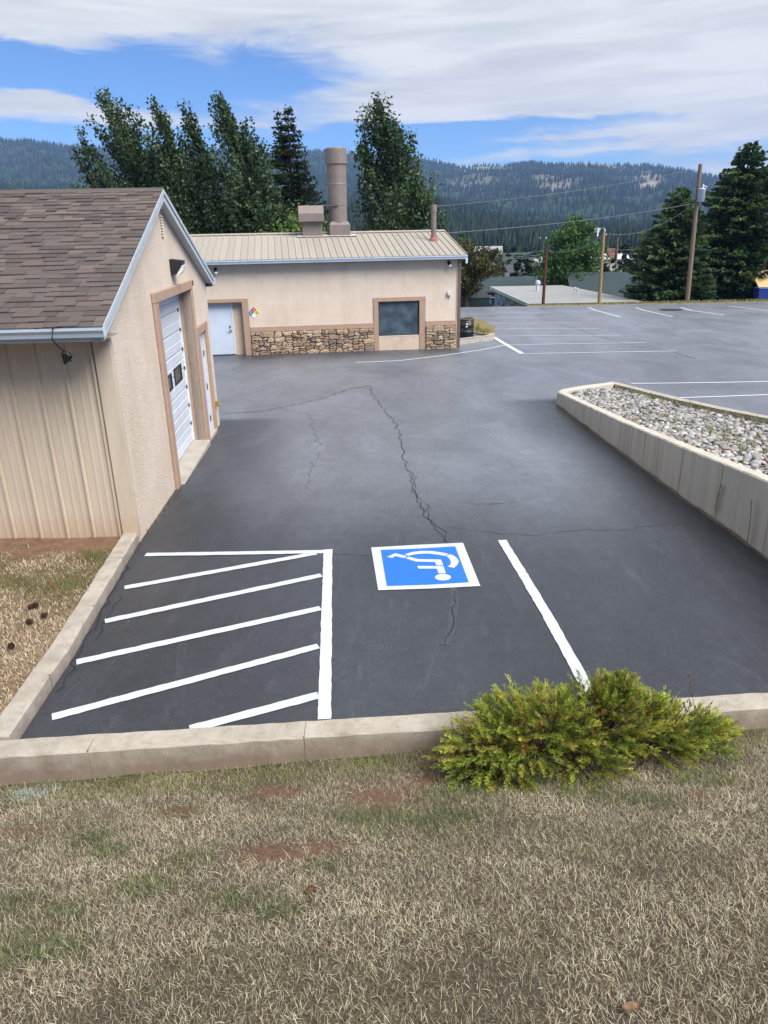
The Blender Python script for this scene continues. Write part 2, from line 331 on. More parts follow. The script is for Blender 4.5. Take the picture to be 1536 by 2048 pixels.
    simple('pole_wood', (124, 108, 94), .9, .25, 4, .01, 30, spec=.2, stretch=(6, 6, .4))
    simple('pole_yellow', (152, 126, 94), .9, .2, 4, .01, 30, spec=.2, stretch=(6, 6, .4))
    simple('pole_red', (92, 58, 46), .9, .2, 4, .01, 30, spec=.2, stretch=(6, 6, .4))
    simple('wire', (112, 114, 118), .5, .05, 3)
    simple('transformer_grey', (176, 188, 202), .45, .08, 4)
    t = NT('cobble'); p = t.coord()
    col = t.ramp(t.orand(), [(0, lin((104, 103, 103))), (.25, lin((146, 143, 138))), (.5, lin((170, 168, 164))), (.7, lin((132, 133, 136))), (.85, lin((188, 184, 176))), (1, lin((142, 128, 116)))])
    t.set('Base Color', t.mix(.4, col, t.ramp(t.noise(p, 12, 6, .7), [(.3, .25), (.7, .7)]), 'OVERLAY')); t.set('Roughness', .85); t.set('Specular IOR Level', .3)
    t = NT('cobble_small'); t.set('Base Color', t.attr()); t.set('Roughness', .88); t.set('Specular IOR Level', .3)
    simple('gravel_earth', (112, 100, 84), 1, .3, 20, .02, 40, spec=.15)
    simple('pine_cone', (64, 46, 36), .9, .3, 30, spec=.2)
    simple('pine_cone_fresh', (108, 80, 54), .9, .35, 30, spec=.2)
    simple('dead_leaf', (124, 94, 68), .8, .3, 30)
    # far setting
    t = NT('terrain'); p = t.wpos()
    col = t.ramp(t.noise(p, .012, 8, .65), [(.35, lin((42, 56, 38))), (.55, lin((58, 72, 46))), (.72, lin((104, 100, 74)))])
    t.set('Base Color', col); t.set('Roughness', 1); t.set('Specular IOR Level', .1)
    t = NT('mountain_ground'); p = t.wpos(); t.set('Base Color', t.mix(.35, t.attr(), t.ramp(t.noise(p, .03, 8, .7), [(.3, .1), (.7, .8)]), 'OVERLAY')); t.set('Roughness', 1); t.set('Specular IOR Level', .1)
    t = NT('far_tree'); t.set('Base Color', t.attr()); t.set('Roughness', .9); t.set('Specular IOR Level', .15)
    simple('verge_soil', (128, 118, 84), 1, .25, 6, .02, 30, spec=.1)
    simple('roof_grey', (150, 150, 148), .6, .08, .6, dirt=((122, 120, 118), .6))
    simple('roof_green', (60, 72, 74), .9, .1, 1, spec=.15)
    simple('roof_yellow', (196, 166, 112), .6, .1, 1)
    simple('house_grey', (152, 154, 146), .8, .08, 2)
    simple('log_wood', (142, 96, 56), .8, .2, 4, stretch=(1, 1, 5))
    simple('dark_wood', (86, 62, 48), .8, .2, 4)
    simple('house_pale', (196, 190, 178), .8, .08, 2)
    simple('house_dark', (62, 66, 72), .7, .1, 2)
    simple('window_dark', (40, 44, 50), .2, .1, 4)
    simple('window_white', (212, 214, 214), .5, .05, 4)
    simple('dumpster_green', (40, 58, 56), .5, .15, 4)
    simple('blue_plastic', (36, 62, 140), .45, .15, 4)
    simple('sign_orange', (150, 104, 88), .6, .1, 4)
    for nm, c in (('sign_white', (222, 224, 216)), ('sign_red', (178, 44, 46)), ('sign_blue', (46, 92, 160)), ('sign_yellow', (226, 204, 60)), ('sign_black', (34, 34, 36))): simple(nm, c, .45, .05, 6)
build_materials()

# ------------------------------------------------------------------ the ground
GX0, GY0 = -3.05, 4.78                                     # inner corner of the two front kerbs
CURB_TOP = .15
def curb_far(x): return 4.99 + .0695 * x                   # bay-side edge of the front kerb
def curb_near(x): return curb_far(x) - .215
def noise2(x, y, s=0):                                     # cheap smooth value noise
    v = np.sin(x * 1.7 + 1.3 * s + 1.1 * np.sin(y * 1.3 + s)) + np.sin(y * 2.1 + .7 * s + 1.4 * np.sin(x * .9 + 2 * s)) + .5 * np.sin(3.9 * x - 2.7 * y + s) + .5 * np.sin(4.3 * y + 3.1 * x + 2 * s)
    return v / 3.0
def zlawn(x, y):
    """the bank of dry grass that the photographer stands on"""
    s = np.maximum(0.0, curb_near(x) - y)
    zb = -.075 - .055 * np.clip(-x / 3.0, -.3, 1.2)
    return zb + .5 * s * s / (s + .4) + .025 * noise2(x * 1.6, y * 1.6, 2)
def grid(name, xs, ys, zf, mat):
    X, Y = np.meshgrid(xs, ys); Z = zf(X, Y); nx, ny = len(xs), len(ys)
    v = np.stack([X.ravel(), Y.ravel(), Z.ravel()], 1); i = (np.arange(ny - 1)[:, None] * nx + np.arange(nx - 1)[None, :]).ravel()
    return nmesh(name, v, np.stack([i, i + 1, i + 1 + nx, i + nx], 1).ravel(), 4, mat, smooth=True)
def terrain_height(r, az):
    """valley floor beyond the lot, then the wooded ridges that ring the town"""
    base = np.where(r < 62, -.42 - SLOPE * np.clip(r - 8, 0, 60), 0.0)
    drop = -2.2 - 9.5 * np.clip((r - 60) / 190.0, 0, 1) ** .8
    return np.where(r < 62, base - .0, drop)
SKY = [(-80, 262), (-40, 285), (-31, 275), (0, 280), (60, 283), (130, 291), (260, 300), (450, 305), (640, 305), (700, 308), (790, 312), (850, 318), (880, 326), (920, 337), (960, 333), (1000, 334), (1060, 326), (1110, 331), (1180, 326), (1240, 331), (1300, 333), (1370, 343), (1440, 356), (1536, 352), (1700, 330), (1900, 340)]
def px_az(x): d = ray(x, 330); return math.atan2(d.x, d.y)
def px_el(x, y): d = ray(x, y).normalized(); return math.tan(math.asin(d.z))
SKA = np.array([px_az(x) for x, y in SKY]); SKT = np.array([px_el(x, y) for x, y in SKY])
NEAR = [(-80, 400), (0, 390), (400, 395), (860, 398), (930, 412), (1010, 432), (1090, 446), (1180, 455), (1300, 458), (1420, 452), (1536, 440), (1900, 430)]
NRA = np.array([px_az(x) for x, y in NEAR]); NRT = np.array([px_el(x, y) for x, y in NEAR])
def hill_z(r, az):
    """height of the ridges at distance r (m) and azimuth (rad)"""
    wob = 1 + .05 * np.sin(az * 23) + .03 * np.sin(az * 51 + 1)
    top = np.interp(az, SKA, SKT) * 3200 + CAMZ; ntop = np.interp(az, NRA, NRT) * 1350 + CAMZ
    t = np.clip((r - 1400) / 1800.0, 0, 1); gul = .5 + .5 * np.sin(az * 42 + 2.2 * np.sin(az * 17) + r * .0011)
    prof = t ** .85 - .10 * gul * np.sin(t * math.pi) ** 1.0
    far = -11 + (top + 11) * prof; far = np.where(r > 3200, top - (r - 3200) * .25, far)
    t2 = np.clip((r - 420) / 930.0, 0, 1); near = -11.7 + (ntop + 11.7) * (t2 ** 1.1) * (1 - .0 * gul); near = np.where(r > 1350 * wob, ntop - (r - 1350 * wob) * .12, near)
    n = 6 * np.sin(r * .011 + az * 31) + 4 * np.sin(r * .027 - az * 67)
    return np.maximum(far, near) + np.where(r > 600, n * np.clip((r - 600) / 600, 0, 1) * np.clip((3300 - r) / 700, .12, 1), 0)
def build_ground():
    # one sheet under everything, out to the foot of the hills
    nr = np.concatenate([np.linspace(0, 58, 10), np.linspace(62, 200, 16), np.linspace(220, 430, 10)]); na = 97
    az = np.linspace(-math.pi, math.pi, na); Rr, A = np.meshgrid(nr, az)
    Z = np.where(Rr < 60, -.5 - SLOPE * np.clip(Rr * np.cos(A) - 8, 0, 60), -2.6 - 9.6 * np.clip((Rr - 60) / 200.0, 0, 1) ** .8)
    v = np.stack([(Rr * np.sin(A)).ravel(), (Rr * np.cos(A)).ravel(), Z.ravel()], 1); n = len(nr)
    i = (np.arange(na - 1)[:, None] * n + np.arange(n - 1)[None, :]).ravel()
    tag(nmesh('terrain', v, np.stack([i, i + n, i + n + 1, i + 1], 1).ravel(), 4, 'terrain', smooth=True), kind='structure')
    # asphalt: bay in front, apron and lot behind
    xs1 = np.linspace(-3.12, 40, 60); ys1 = np.linspace(4.72, 9.1, 12)
    X = []; m = MB()
    zf = lambda x, y: zg(y) + .012 * math.sin(x * .5 + y * .31) * min(1, max(0, (y - 10) / 10))
    def sheet(xs, ys):
        for j in range(len(ys) - 1):
            for i in range(len(xs) - 1):
                m.quad(*[(x, y, zf(x, y)) for x, y in ((xs[i], ys[j]), (xs[i + 1], ys[j]), (xs[i + 1], ys[j + 1]), (xs[i], ys[j + 1]))])
    xs = np.concatenate([[-3.42, -3.12], np.linspace(-2.5, 6, 24), np.linspace(7, 46, 20)])
    for i in range(len(xs) - 1):
        a, b = xs[i], xs[i + 1]; fa, fb = min(9, curb_far(a) - .1), min(9, curb_far(b) - .1)
        for k in range(5): m.quad((a, fa + (9.1 - fa) * k / 5, 0), (b, fb + (9.1 - fb) * k / 5, 0), (b, fb + (9.1 - fb) * (k + 1) / 5, 0), (a, fa + (9.1 - fa) * (k + 1) / 5, 0))
    sheet(np.concatenate([np.linspace(-16, -5, 8), np.linspace(-4.5, 6, 36), np.linspace(6.8, 46, 34)]), np.concatenate([np.linspace(9.1, 34, 60), np.linspace(35, 53.8, 16)]))
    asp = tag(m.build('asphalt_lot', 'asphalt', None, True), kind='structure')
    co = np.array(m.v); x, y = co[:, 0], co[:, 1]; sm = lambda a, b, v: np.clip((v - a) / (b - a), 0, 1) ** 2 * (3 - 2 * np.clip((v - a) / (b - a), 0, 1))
    sheen_wear = .10 + .70 * sm(7.8, 12.5, y) + .2 * sm(24, 34, y)  # paler mid and far lot: sky sheen put into the colour, over wear
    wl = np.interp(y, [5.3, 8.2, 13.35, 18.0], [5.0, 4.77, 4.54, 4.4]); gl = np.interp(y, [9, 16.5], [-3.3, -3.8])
    sheen_wear *= np.where((y < 18.5) & (x < wl + .3), .14 + .86 * sm(.2, 1.9, wl - x), 1) * np.where((y > 9) & (y < 17), .16 + .84 * sm(.3, 2.2, x - gl), 1) * np.where(x < 3.2, .2 + .8 * sm(.3, 4.0, 29.2 + .13 * (x + 5.2) - y), 1)  # dark bands along walls: their reflection in the tone, plus brushed sealer
    sheen_wear += .06 * noise2(x * 1.3, y * .6, 7)
    c4 = np.ones((len(co), 4), np.float32); c4[:, :3] = np.clip(sheen_wear, .03, 1)[:, None]; asp.data.color_attributes.new('Col', 'FLOAT_COLOR', 'POINT').data.foreach_set('color', c4.ravel())
    # painted lines: each its own sheet 4 mm up
    def line(pts, w=.105, mat='paint_white', seg=.07, lift=.008, ragged=.0028, nm='painted_line'):
        P = [gnd(x, y) for x, y in pts]; Q = []
        for a, b in zip(P[:-1], P[1:]):
            k = max(1, int((b - a).length / seg)); Q += [a.lerp(b, i / k) for i in range(k)]
        Q.append(P[-1]); ring = []
        for i, q in enumerate(Q):
            d = (Q[min(i + 1, len(Q) - 1)] - Q[max(i - 1, 0)]); nrm = Vector((-d.y, d.x, 0)).normalized(); h = w / 2 + rnd.uniform(-ragged, ragged); c = rnd.uniform(-ragged, ragged)
            a = q + nrm * (h + c); b = q - nrm * (h - c)
            ring.append((Vector((a.x, a.y, zf(a.x, a.y) + lift)), Vector((b.x, b.y, zf(b.x, b.y) + lift))))
        mm = MB()
        for (a, b), (c, d) in zip(ring[:-1], ring[1:]): mm.quad(a, b, d, c)
        return mm.build(nm, mat, asp)
    for p in ([(291, 1110), (660, 1104)], [(249, 1176), (632, 1107)], [(210, 1243), (643, 1151)], [(153, 1325), (641, 1217)], [(104, 1435), (637, 1293)]): line(p, .1, lift=.008 if p[0][0] == 291 else .006)
    line([(380, 1459), (637, 1391)], .105, lift=.006)
    line([(656, 1100), (649, 1440)], .115, lift=.010)
    line([(1004, 1081), (1040, 1140), (1095, 1232), (1172, 1372), (1182, 1390)], .115)
    for p in ([(922, 627), (1098, 626)], [(924, 637), (1128, 634)], [(940, 648), (1161, 645)], [(960, 659), (1199, 657)], [(987, 673), (1242, 671)], [(1013, 690), (1292, 686)], [(1045, 707), (1352, 703)]): line(p, .11, 'paint_faded', 1.0)
    line([(988, 675), (1003, 684), (1044, 707)], .2, 'paint_faded', 1.0, lift=.010)
    line([(713, 726), (800, 722), (880, 712), (960, 700), (1010, 690.5)], .11, 'paint_faded', .8)
    for p in ([(1177, 615), (1192, 621), (1241, 635)], [(1271, 615), (1290, 621), (1346, 634)], [(1361, 615), (1383, 621), (1450, 630)], [(1456, 612), (1536, 622), (1580, 627)]): line(p, .14, 'paint_faded', 1.0)
    for p in ([(1262, 767), (1536, 763), (1600, 762)], [(1355, 796), (1536, 789), (1600, 787)], [(1480, 839), (1536, 835), (1600, 832)]): line(p, .11, 'paint_faded', 1.0)
    # cracks: wandering ribbons
    def crack(pts, w=.012, mat='crack_fill', lift=.0045, nm='crack', seg=.12, wob=.03):
        P = [gnd(x, y) for x, y in pts]; Q = []
        for a, b in zip(P[:-1], P[1:]):
            k = max(2, int((b - a).length / seg)); Q += [a.lerp(b, i / k) + Vector((rnd.gauss(0, wob), rnd.gauss(0, wob), 0)) for i in range(k)]
        Q.append(P[-1]); mm = MB(); prev = None
        for i, q in enumerate(Q):
            d = Q[min(i + 1, len(Q) - 1)] - Q[max(i - 1, 0)]; nrm = Vector((-d.y, d.x, 0)).normalized(); h = w * .5 * (rnd.uniform(.3, 1.0) if w < .1 else rnd.uniform(.85, 1.15))
            a, b = q + nrm * h, q - nrm * h; a = Vector((a.x, a.y, zf(a.x, a.y) + lift)); b = Vector((b.x, b.y, zf(b.x, b.y) + lift))
            if prev: mm.quad(prev[0], prev[1], b, a)
            prev = (a, b)
        return mm.build(nm, mat, asp)
    main = [(740, 772), (745, 790), (765, 815), (790, 845), (800, 880), (815, 940), (830, 985), (850, 1030), (880, 1060), (890, 1085)]
    crack([(443, 828), (520, 822), (575, 812), (650, 795), (700, 777), (740, 772)], .035)
    crack(main, .022); crack([(x + 7, y + 3) for x, y in main[5:]], .014, wob=.05)
    crack([(905, 1176), (912, 1195), (905, 1225), (902, 1260), (890, 1290)], .10, 'crack_sealer', .003, 'crack_sealer_band', .3, .01)
    crack([(908, 1182), (915, 1195), (905, 1215), (908, 1240), (900, 1262), (890, 1290)], .022, wob=.018)
    crack([(890, 1050), (960, 1064), (1060, 1070), (1150, 1062), (1250, 1060), (1330, 1052), (1400, 1045)], .010)
    crack([(664, 1109), (700, 1110), (745, 1112)], .012, wob=.01); crack([(880, 1000), (960, 1010), (1030, 1004)], .01, wob=.04)
    crack([(1352, 706), (1372, 712), (1390, 718)], .03); crack([(1290, 690), (1330, 700), (1370, 712)], .03); crack([(1100, 640), (1250, 690), (1352, 706)], .025, wob=.1)
    crack([(500, 800), (620, 830), (640, 900), (610, 980)], .012, 'crack_sealer', wob=.05)
    crack([(262, 1120), (215, 1195), (195, 1245), (150, 1310), (112, 1385)], .03, wob=.03); crack([(240, 1190), (215, 1235), (190, 1280)], .014, wob=.03)
    # dark repair patch far out
    c = gnd(1343, 620); mm = MB(); mm.poly([(c.x + .75 * math.cos(a) * rnd.uniform(.85, 1.1), c.y + .6 * math.sin(a) * rnd.uniform(.85, 1.1), zf(c.x, c.y) + .03) for a in np.linspace(0, 2 * math.pi, 14)[:-1]]); mm.build('oil_patch', 'crack_fill', asp)
    # wheelchair symbol: white border, blue field, white figure
    k = 1536 / 260.0
    G = lambda pts, dz: [(lambda q: (q.x, q.y, zf(q.x, q.y) + dz))(gnd(720 + x / k, 1070 + y / k)) for x, y in pts]
    s = MB(); s.poly(G([(132, 153), (700, 120), (1217, 97), (1422, 608), (860, 637), (215, 658)], .007)); sym = s.build('accessible_parking_symbol', 'paint_white', asp)
    tag(sym, 'blue wheelchair symbol in a white square painted on the bay')
    s = MB(); s.poly(G([(245, 184), (690, 168), (1125, 142), (1285, 566), (800, 595), (318, 610)], .011)); s.build('blue_field', 'paint_blue', sym)
    fig = [('figure_foot', [(320, 270), (415, 227), (560, 262), (522, 286), (418, 262), (378, 285)]),
           ('figure_leg', [(540, 288), (578, 268), (690, 297), (955, 302), (985, 370), (905, 372), (885, 332), (655, 326)]),
           ('figure_torso', [(675, 378), (985, 380), (1015, 465), (927, 466), (908, 410), (690, 410)]),
           ('figure_head', [(980 + 96 * math.cos(a), 512 + 39 * math.sin(a)) for a in np.linspace(0, 2 * math.pi, 21)[:-1]])]
    for nm, pts in fig: s = MB(); s.poly(G(pts, .015)); s.build(nm, 'paint_white', sym)
    def strip(A, B, nm):
        a, b = G(A, .015), G(B, .015); s = MB()
        for i in range(len(a) - 1): s.quad(a[i], a[i + 1], b[i + 1], b[i])
        s.build(nm, 'paint_white', sym)
    strip([(527, 240), (620, 212), (720, 200), (850, 202), (960, 217), (1048, 235)], [(575, 258), (625, 246), (700, 235), (810, 232), (920, 245), (1000, 260)], 'wheel_arc')
    strip([(1062, 240), (1110, 258), (1150, 290), (1168, 325), (1150, 365), (1110, 402)], [(1012, 262), (1040, 275), (1060, 300), (1075, 335), (1065, 365), (1033, 385)], 'wheel_arc')
    # the lawn bank and the planting bed
    lawn = grid('lawn_bank', np.linspace(-9, 9, 110), np.concatenate([np.linspace(-7, 1.4, 20), np.linspace(1.5, 5.6, 60)]), lambda X, Y: np.where(Y > curb_near(X) + .06, zlawn(X, curb_near(X)) - .5, zlawn(X, Y)), 'lawn_soil'); tag(lawn, kind='structure')
    bed = grid('planting_bed', np.linspace(-9, -3.17, 60), np.linspace(4.6, 9.3, 50), lambda X, Y: np.where(X > np.interp(Y, [4.79, 6.2, 9.25], [-3.2, -3.25, -3.48]), -.3, .09 + .03 * np.clip(-(X + 3.5), 0, 3) + .012 * noise2(X * 2, Y * 2, 5)), 'red_soil'); tag(bed, kind='structure')
    return asp
ASPHALT = build_ground()

# ------------------------------------------------------------------ kerbs and walls of cast concrete
def kerb(name, path, width, ztop, zbot, mat, label, chip=.006, seg=.12, parent=None):
    """profile swept along a plan path (left edge of the travel), with worn edges; ztop/zbot functions of (x, y)"""
    P = [Vector((x, y, 0)) for x, y in path]; Q = []
    for a, b in zip(P[:-1], P[1:]):
        k = max(1, int((b - a).length / seg)); Q += [a.lerp(b, i / k) for i in range(k)]
    Q.append(P[-1]); rings = []
    for i, q in enumerate(Q):
        d0 = (q - Q[i - 1]).normalized() if i else (Q[1] - q).normalized(); d1 = (Q[i + 1] - q).normalized() if i < len(Q) - 1 else d0
        n0 = Vector((d0.y, -d0.x, 0)); n1 = Vector((d1.y, -d1.x, 0)); nn = (n0 + n1); nn = nn / max(.3, nn.length_squared) * 2
        w = width; zt = ztop(q.x, q.y); zb = zbot(q.x, q.y); j = lambda: rnd.uniform(-chip, chip); c = .018
        prof = [(0, zb), (0 + j() * .6, zt - c + j()), (c + j(), zt + j() * .4), (w - c + j(), zt + j() * .4), (w + j() * .6, zt - c + j()), (w, zb)]
        rings.append([q + nn * u + Vector((0, 0, z)) for u, z in prof])
    m = MB(); m.loft(rings, True); o = m.build(name, mat, parent)
    return tag(o, label, 'kerb' if 'kerb' in name else 'wall') if label else o
def build_kerbs():
    front = kerb('concrete_kerb', [(-6.2, curb_far(-6.2)), (-3, curb_far(-3)), (0, curb_far(0)), (8.5, curb_far(8.5))], .215, lambda x, y: .15, lambda x, y: -.45, 'kerb_concrete', 'long low concrete kerb wall between parking bay and dry grass bank')
    m = MB()
    for x in (-.67, -2.35, 3.4):                                        # fine joints cut across the top and face
        y1 = curb_far(x); m.box((x - .0025, y1 - .2165, -.2), (x + .0025, y1 + .001, .1512))
    m.build('joint', 'joint', front)
    left = kerb('concrete_kerb', [(-3.26, 4.79), (-3.31, 6.2), (-3.545, 9.25)][::1], .2, lambda x, y: .152, lambda x, y: -.4, 'kerb_concrete', 'concrete kerb along the hatched bay, leading to the garage corner')
    m = MB()
    for t in (.2, .5, .78):
        y = 4.79 + t * 4.4; x = np.interp(y, [4.79, 6.2, 9.25], [-3.06, -3.11, -3.345]); m.box((x - .19, y - .0025, -.3), (x + .0015, y + .0025, .1532))
    m.build('joint', 'joint', left)
    # kerb stub that runs out from the stone fronted building
    a, b = gnd(852, 697), gnd(985, 681)
    kerb('concrete_kerb', [(a.x, a.y), (a.lerp(b, .55).x, a.lerp(b, .55).y), (b.x, b.y), (b.x + .25, b.y + 1.0)], -.2, lambda x, y: zg(y) + .22, lambda x, y: zg(y) - .3, 'concrete', 'short concrete kerb at the corner of the stone fronted building', seg=.4)
    # island: tall wall on the bay side, low kerb on the lot side
    zt = lambda x, y: np.interp(y, [4.0, 8.3, 10.3, 13.35, 18.1], [1.15, .93, .74, .43, .02])
    wall = kerb('retaining_wall', [(5.0, 5.3), (4.77, 8.2), (4.64, 10.24), (4.54, 13.35), (4.40, 18.0), (4.62, 18.45), (5.25, 19.0), (6.15, 19.55)], .2, lambda x, y: float(zt(x, y) if x < 5 and y < 18.2 else .02 - .06 * (y - 18.1)), lambda x, y: zg(y) - .3, 'concrete_wall', 'board marked concrete retaining wall in front of the cobble island', chip=.004)
    m = MB(); y = 5.6; k = 0; seam_r = random.Random(4)
    while y < 17.6:                                                    # form board seams, hairline ridges
        x = np.interp(y, [5.3, 8.2, 10.24, 13.35, 18.0], [5.0, 4.77, 4.64, 4.54, 4.40]); m.box((x - .0025, y - .003, zg(y) - .1), (x + .01, y + .003, float(zt(x, y)) - .03)); y += seam_r.choice((.6, .9, 1.2, 1.2))
    m.build('seam', 'joint', wall)
    for (pts, w) in (([(1444, 968), (1436, 995), (1432, 1022)], .03), ([(1505, 1000), (1503, 1035), (1496, 1085)], .02)):
        mm = MB(); pr = None
        for x, y in pts:
            r = ray(x, y); n = Vector((1, .033, 0)); q = C0 + r * ((Vector((4.65, 9.5, 0)) - C0).dot(n) / r.dot(n)); q.x -= .012
            a, b = q + Vector((0, w * rnd.uniform(.5, 1), 0)), q - Vector((0, w * rnd.uniform(.5, 1), 0))
            if pr: mm.quad(pr[0], pr[1], b, a)
            pr = (a, b)
        mm.build('rust_streak', 'rust_stain', wall)
    # crumbling haunch at the wall foot
    pts = [(4.975, 5.3), (4.745, 8.2), (4.615, 10.24), (4.515, 13.35), (4.38, 17.9)]
    o = kerb('haunch', pts, .05, lambda x, y: zg(y) + .02 + .014 * math.sin(y * 5) * math.sin(y * 1.7), lambda x, y: zg(y) - .05, 'haunch', None, .012, .15, wall); o.location.x = -.035
    kerb('concrete_kerb', [(6.15, 19.75), (7.05, 17.1), (8.05, 14.75), (9.9, 10.5)], -.2, lambda x, y: zg(y) + .24 + .02 * max(0, 16 - y), lambda x, y: zg(y) - .3, 'concrete', 'low concrete kerb on the parking lot side of the cobble island', seg=.3)
build_kerbs()

# ------------------------------------------------------------------ garage on the left
def build_garage():
    F = Frame((gnd(280, 1084).x, gnd(280, 1084).y, 0), 3.4)              # local x = out of the gable, y = along it away from us
    g = empty('garage', F.o, F.a, 'stucco gable garage with brown shingle roof and white overhead door', 'garage')
    U = lambda x, y, w=0.0: F.px(x, y, 0, w)
    OV = .14                                                              # rake overhang
    tipN, ap, tipF = U(204, 652, OV), U(325, 379, OV), U(426, 556, OV)
    yN, zN, yA, zA, yF, zF = tipN.y, tipN.z, ap.y, ap.z, tipF.y, tipF.z
    sN = (zA - zN) / (yA - yN); sF = (zF - zA) / (yF - yA)
    WF = 7.35; ZB = -.5; TH = .17                                         # far corner; foundation; roof build-up
    rz = lambda y: (zA + (y - yA) * (sN if y < yA else sF))
    wz = lambda y: rz(y) - TH                                             # underside of the roof
    D = -.24                                                              # depth of the door recess
    LEN = -9.0
    # openings on the gable: inner edges of the trims
    tl, tr, bl = U(301, 592), U(378, 560), U(350, 985)
    go = [tl.y + .0, tr.y, ZB, (tl.z + tr.z) / 2 + .02]                   # outer trim of the big opening y0 y1 z0 z1
    gi = [go[0] + .26, go[1] - .12, ZB, go[3] - .16]
    ml, mr = U(388, 655), U(409, 642)
    mo = [ml.y + .03, mr.y, ZB, (ml.z + mr.z) / 2]; mi = [mo[0] + .2, mo[1] - .17, ZB, mo[3] - .17]
    # gable wall with the two openings cut: columns between the stops
    m = MB(); ys = sorted({0.0, gi[0], gi[1], mi[0], mi[1], WF, yA})
    for a, b in zip(ys[:-1], ys[1:]):
        mid = (a + b) / 2; z0 = ZB
        if gi[0] < mid < gi[1]: z0 = gi[3]
        if mi[0] < mid < mi[1]: z0 = mi[3]
        m.loft([[(0, a, z0), (0, b, z0), (0, b, wz(b)), (0, a, wz(a))], [(-.16, a, z0), (-.16, b, z0), (-.16, b, wz(b)), (-.16, a, wz(a))]])
    m.build('gable_wall', 'stucco', g)
    m = MB(); m.box((LEN, WF - .16, ZB), (-.165, WF, wz(WF) - .002)); m.build('rear_wall', 'stucco', g)
    # raised trims
    m = MB()
    for (o, i) in ((go, gi),):
        m.bbox((.002, o[0], ZB), (.05, i[0], o[3] - .16), .01); m.bbox((.002, i[1], ZB), (.05, o[1], o[3] - .16), .01); m.bbox((.002, o[0], o[3] - .16), (.055, o[1], o[3]), .01)
    m.build('door_surround', 'stucco_trim', g)
    m = MB(); m.bbox((.002, mo[0], ZB), (.05, mi[0], mi[3]), .01); m.bbox((.002, mi[1], ZB), (.05, mo[1], mi[3]), .01); m.bbox((.002, mo[0], mi[3]), (.055, mo[1], mo[3]), .01)
    m.build('door_surround', 'stucco_trim', g)
    # reveals of the big opening, the far jamb shows
    m = MB(); m.box((D - .03, gi[1], ZB), (-.001, gi[1] + .1, gi[3])); m.box((D - .03, gi[0] - .1, ZB), (-.001, gi[0], gi[3])); m.box((D - .03, gi[0], gi[3] + .002), (-.162, gi[1], gi[3] + .1)); m.build('reveal', 'stucco_trim', g)
    # concrete sill in the opening
    zs = zg(F.o.y + gi[0])
    m = MB(); m.bbox((D - .5, gi[0] + .003, ZB), (.1, gi[1] - .003, zs + .02), .012); m.build('sill', 'concrete', g)
    # overhead door: leaf of sections with pressed grooves
    od = empty('overhead_door', (D, gi[0], zs + .024)); od.parent = g
    W = gi[1] - gi[0]; Hd = gi[3] - zs - .024; ns = 8; h = Hd / ns
    for k in range(ns):
        m = MB(); z0 = k * h + .004; z1 = (k + 1) * h - .004
        prof = [(0, z0), (.004, z0), (.012, z0 + .02), (.012, z0 + h * .44), (.002, z0 + h * .48), (.012, z0 + h * .52), (.012, z1 - .02), (.004, z1), (0, z1)]
        m.loft([[(x - .012, .01, z) for x, z in prof], [(x - .012, W - .01, z) for x, z in prof]]); m.build('door_section', 'garage_door_white', od)
    for y0, y1 in ((W - .045, W - .004), (.004, .03)): m = MB(); m.box((-.03, y0, 0), (.03, y1, Hd)); m.build('track', 'white_metal', od)
    for k in range(1, ns): m = MB(); m.bbox((-.002, W - .1, k * h - .035), (.014, W - .05, k * h + .035), .006); m.build('hinge', 'black_metal', od)
    for (x0, y0, x1, y1) in ((330, 752, 343, 782), (348, 733, 362, 763)):
        a = F.px(x0, (y0 + y1) / 2 + 4, 0, D); b = F.px(x1, (y0 + y1) / 2 - 4, 0, D); c = F.px((x0 + x1) / 2, y0 - 2, 0, D); d = F.px((x0 + x1) / 2, y1 + 4, 0, D)
        y_a, y_b = a.y - gi[0], b.y - gi[0]; z_a, z_b = d.z - zs - .024, c.z - zs - .024
        wn = MB(); t = .035
        for lo, hi in (((y_a, z_a), (y_a + t, z_b)), ((y_b - t, z_a), (y_b, z_b)), ((y_a + t, z_a), (y_b - t, z_a + t)), ((y_a + t, z_b - t), (y_b - t, z_b))): wn.bbox((.001, lo[0], lo[1]), (.022, hi[0], hi[1]), .006)
        w = wn.build('door_window', 'black_plastic', od); pn = MB(); pn.box((.002, y_a + t, z_a + t), (.008, y_b - t, z_b - t)); pn.build('pane', 'glass', w)
    # man door
    zm = zg(F.o.y + mi[0]) + .05
    m = MB(); m.box((-.3, mi[0] + .003, ZB), (.06, mi[1] - .003, zm - .003)); m.build('sill', 'concrete', g)
    md = MB(); md.bbox((-.1, mi[0] + .05, zm), (-.055, mi[1] - .05, mi[3] - .05), .004); d = md.build('door', 'door_white', g)
    m = MB(); m.box((-.13, mi[0] + .001, zm), (-.04, mi[0] + .048, mi[3] - .001)); m.box((-.13, mi[1] - .048, zm), (-.04, mi[1] - .001, mi[3] - .001)); m.box((-.13, mi[0] + .049, mi[3] - .048), (-.04, mi[1] - .049, mi[3] - .002)); m.build('door_frame', 'door_white', d)
    for z in (.25, .95, 1.65): m = MB(); m.tube([(-.05, mi[1] - .055, zm + z - .06), (-.05, mi[1] - .055, zm + z + .06)], .014, 8); m.build('hinge', 'black_metal', d)
    m = MB(); m.tube([(-.056, mi[0] + .13, zm + .98), (-.02, mi[0] + .13, zm + .98)], .014, 8); m.lathe([(.0, -.03), (.024, -.02), (.03, 0), (.024, .02), (.0, .03)], (-.005, mi[0] + .13, zm + .98), 10); m.build('door_knob', 'brass', d)
    # near side wall: ribbed steel siding, panel by panel
    cz = wz(0.0) - .01; zb0 = .08; pw = .345
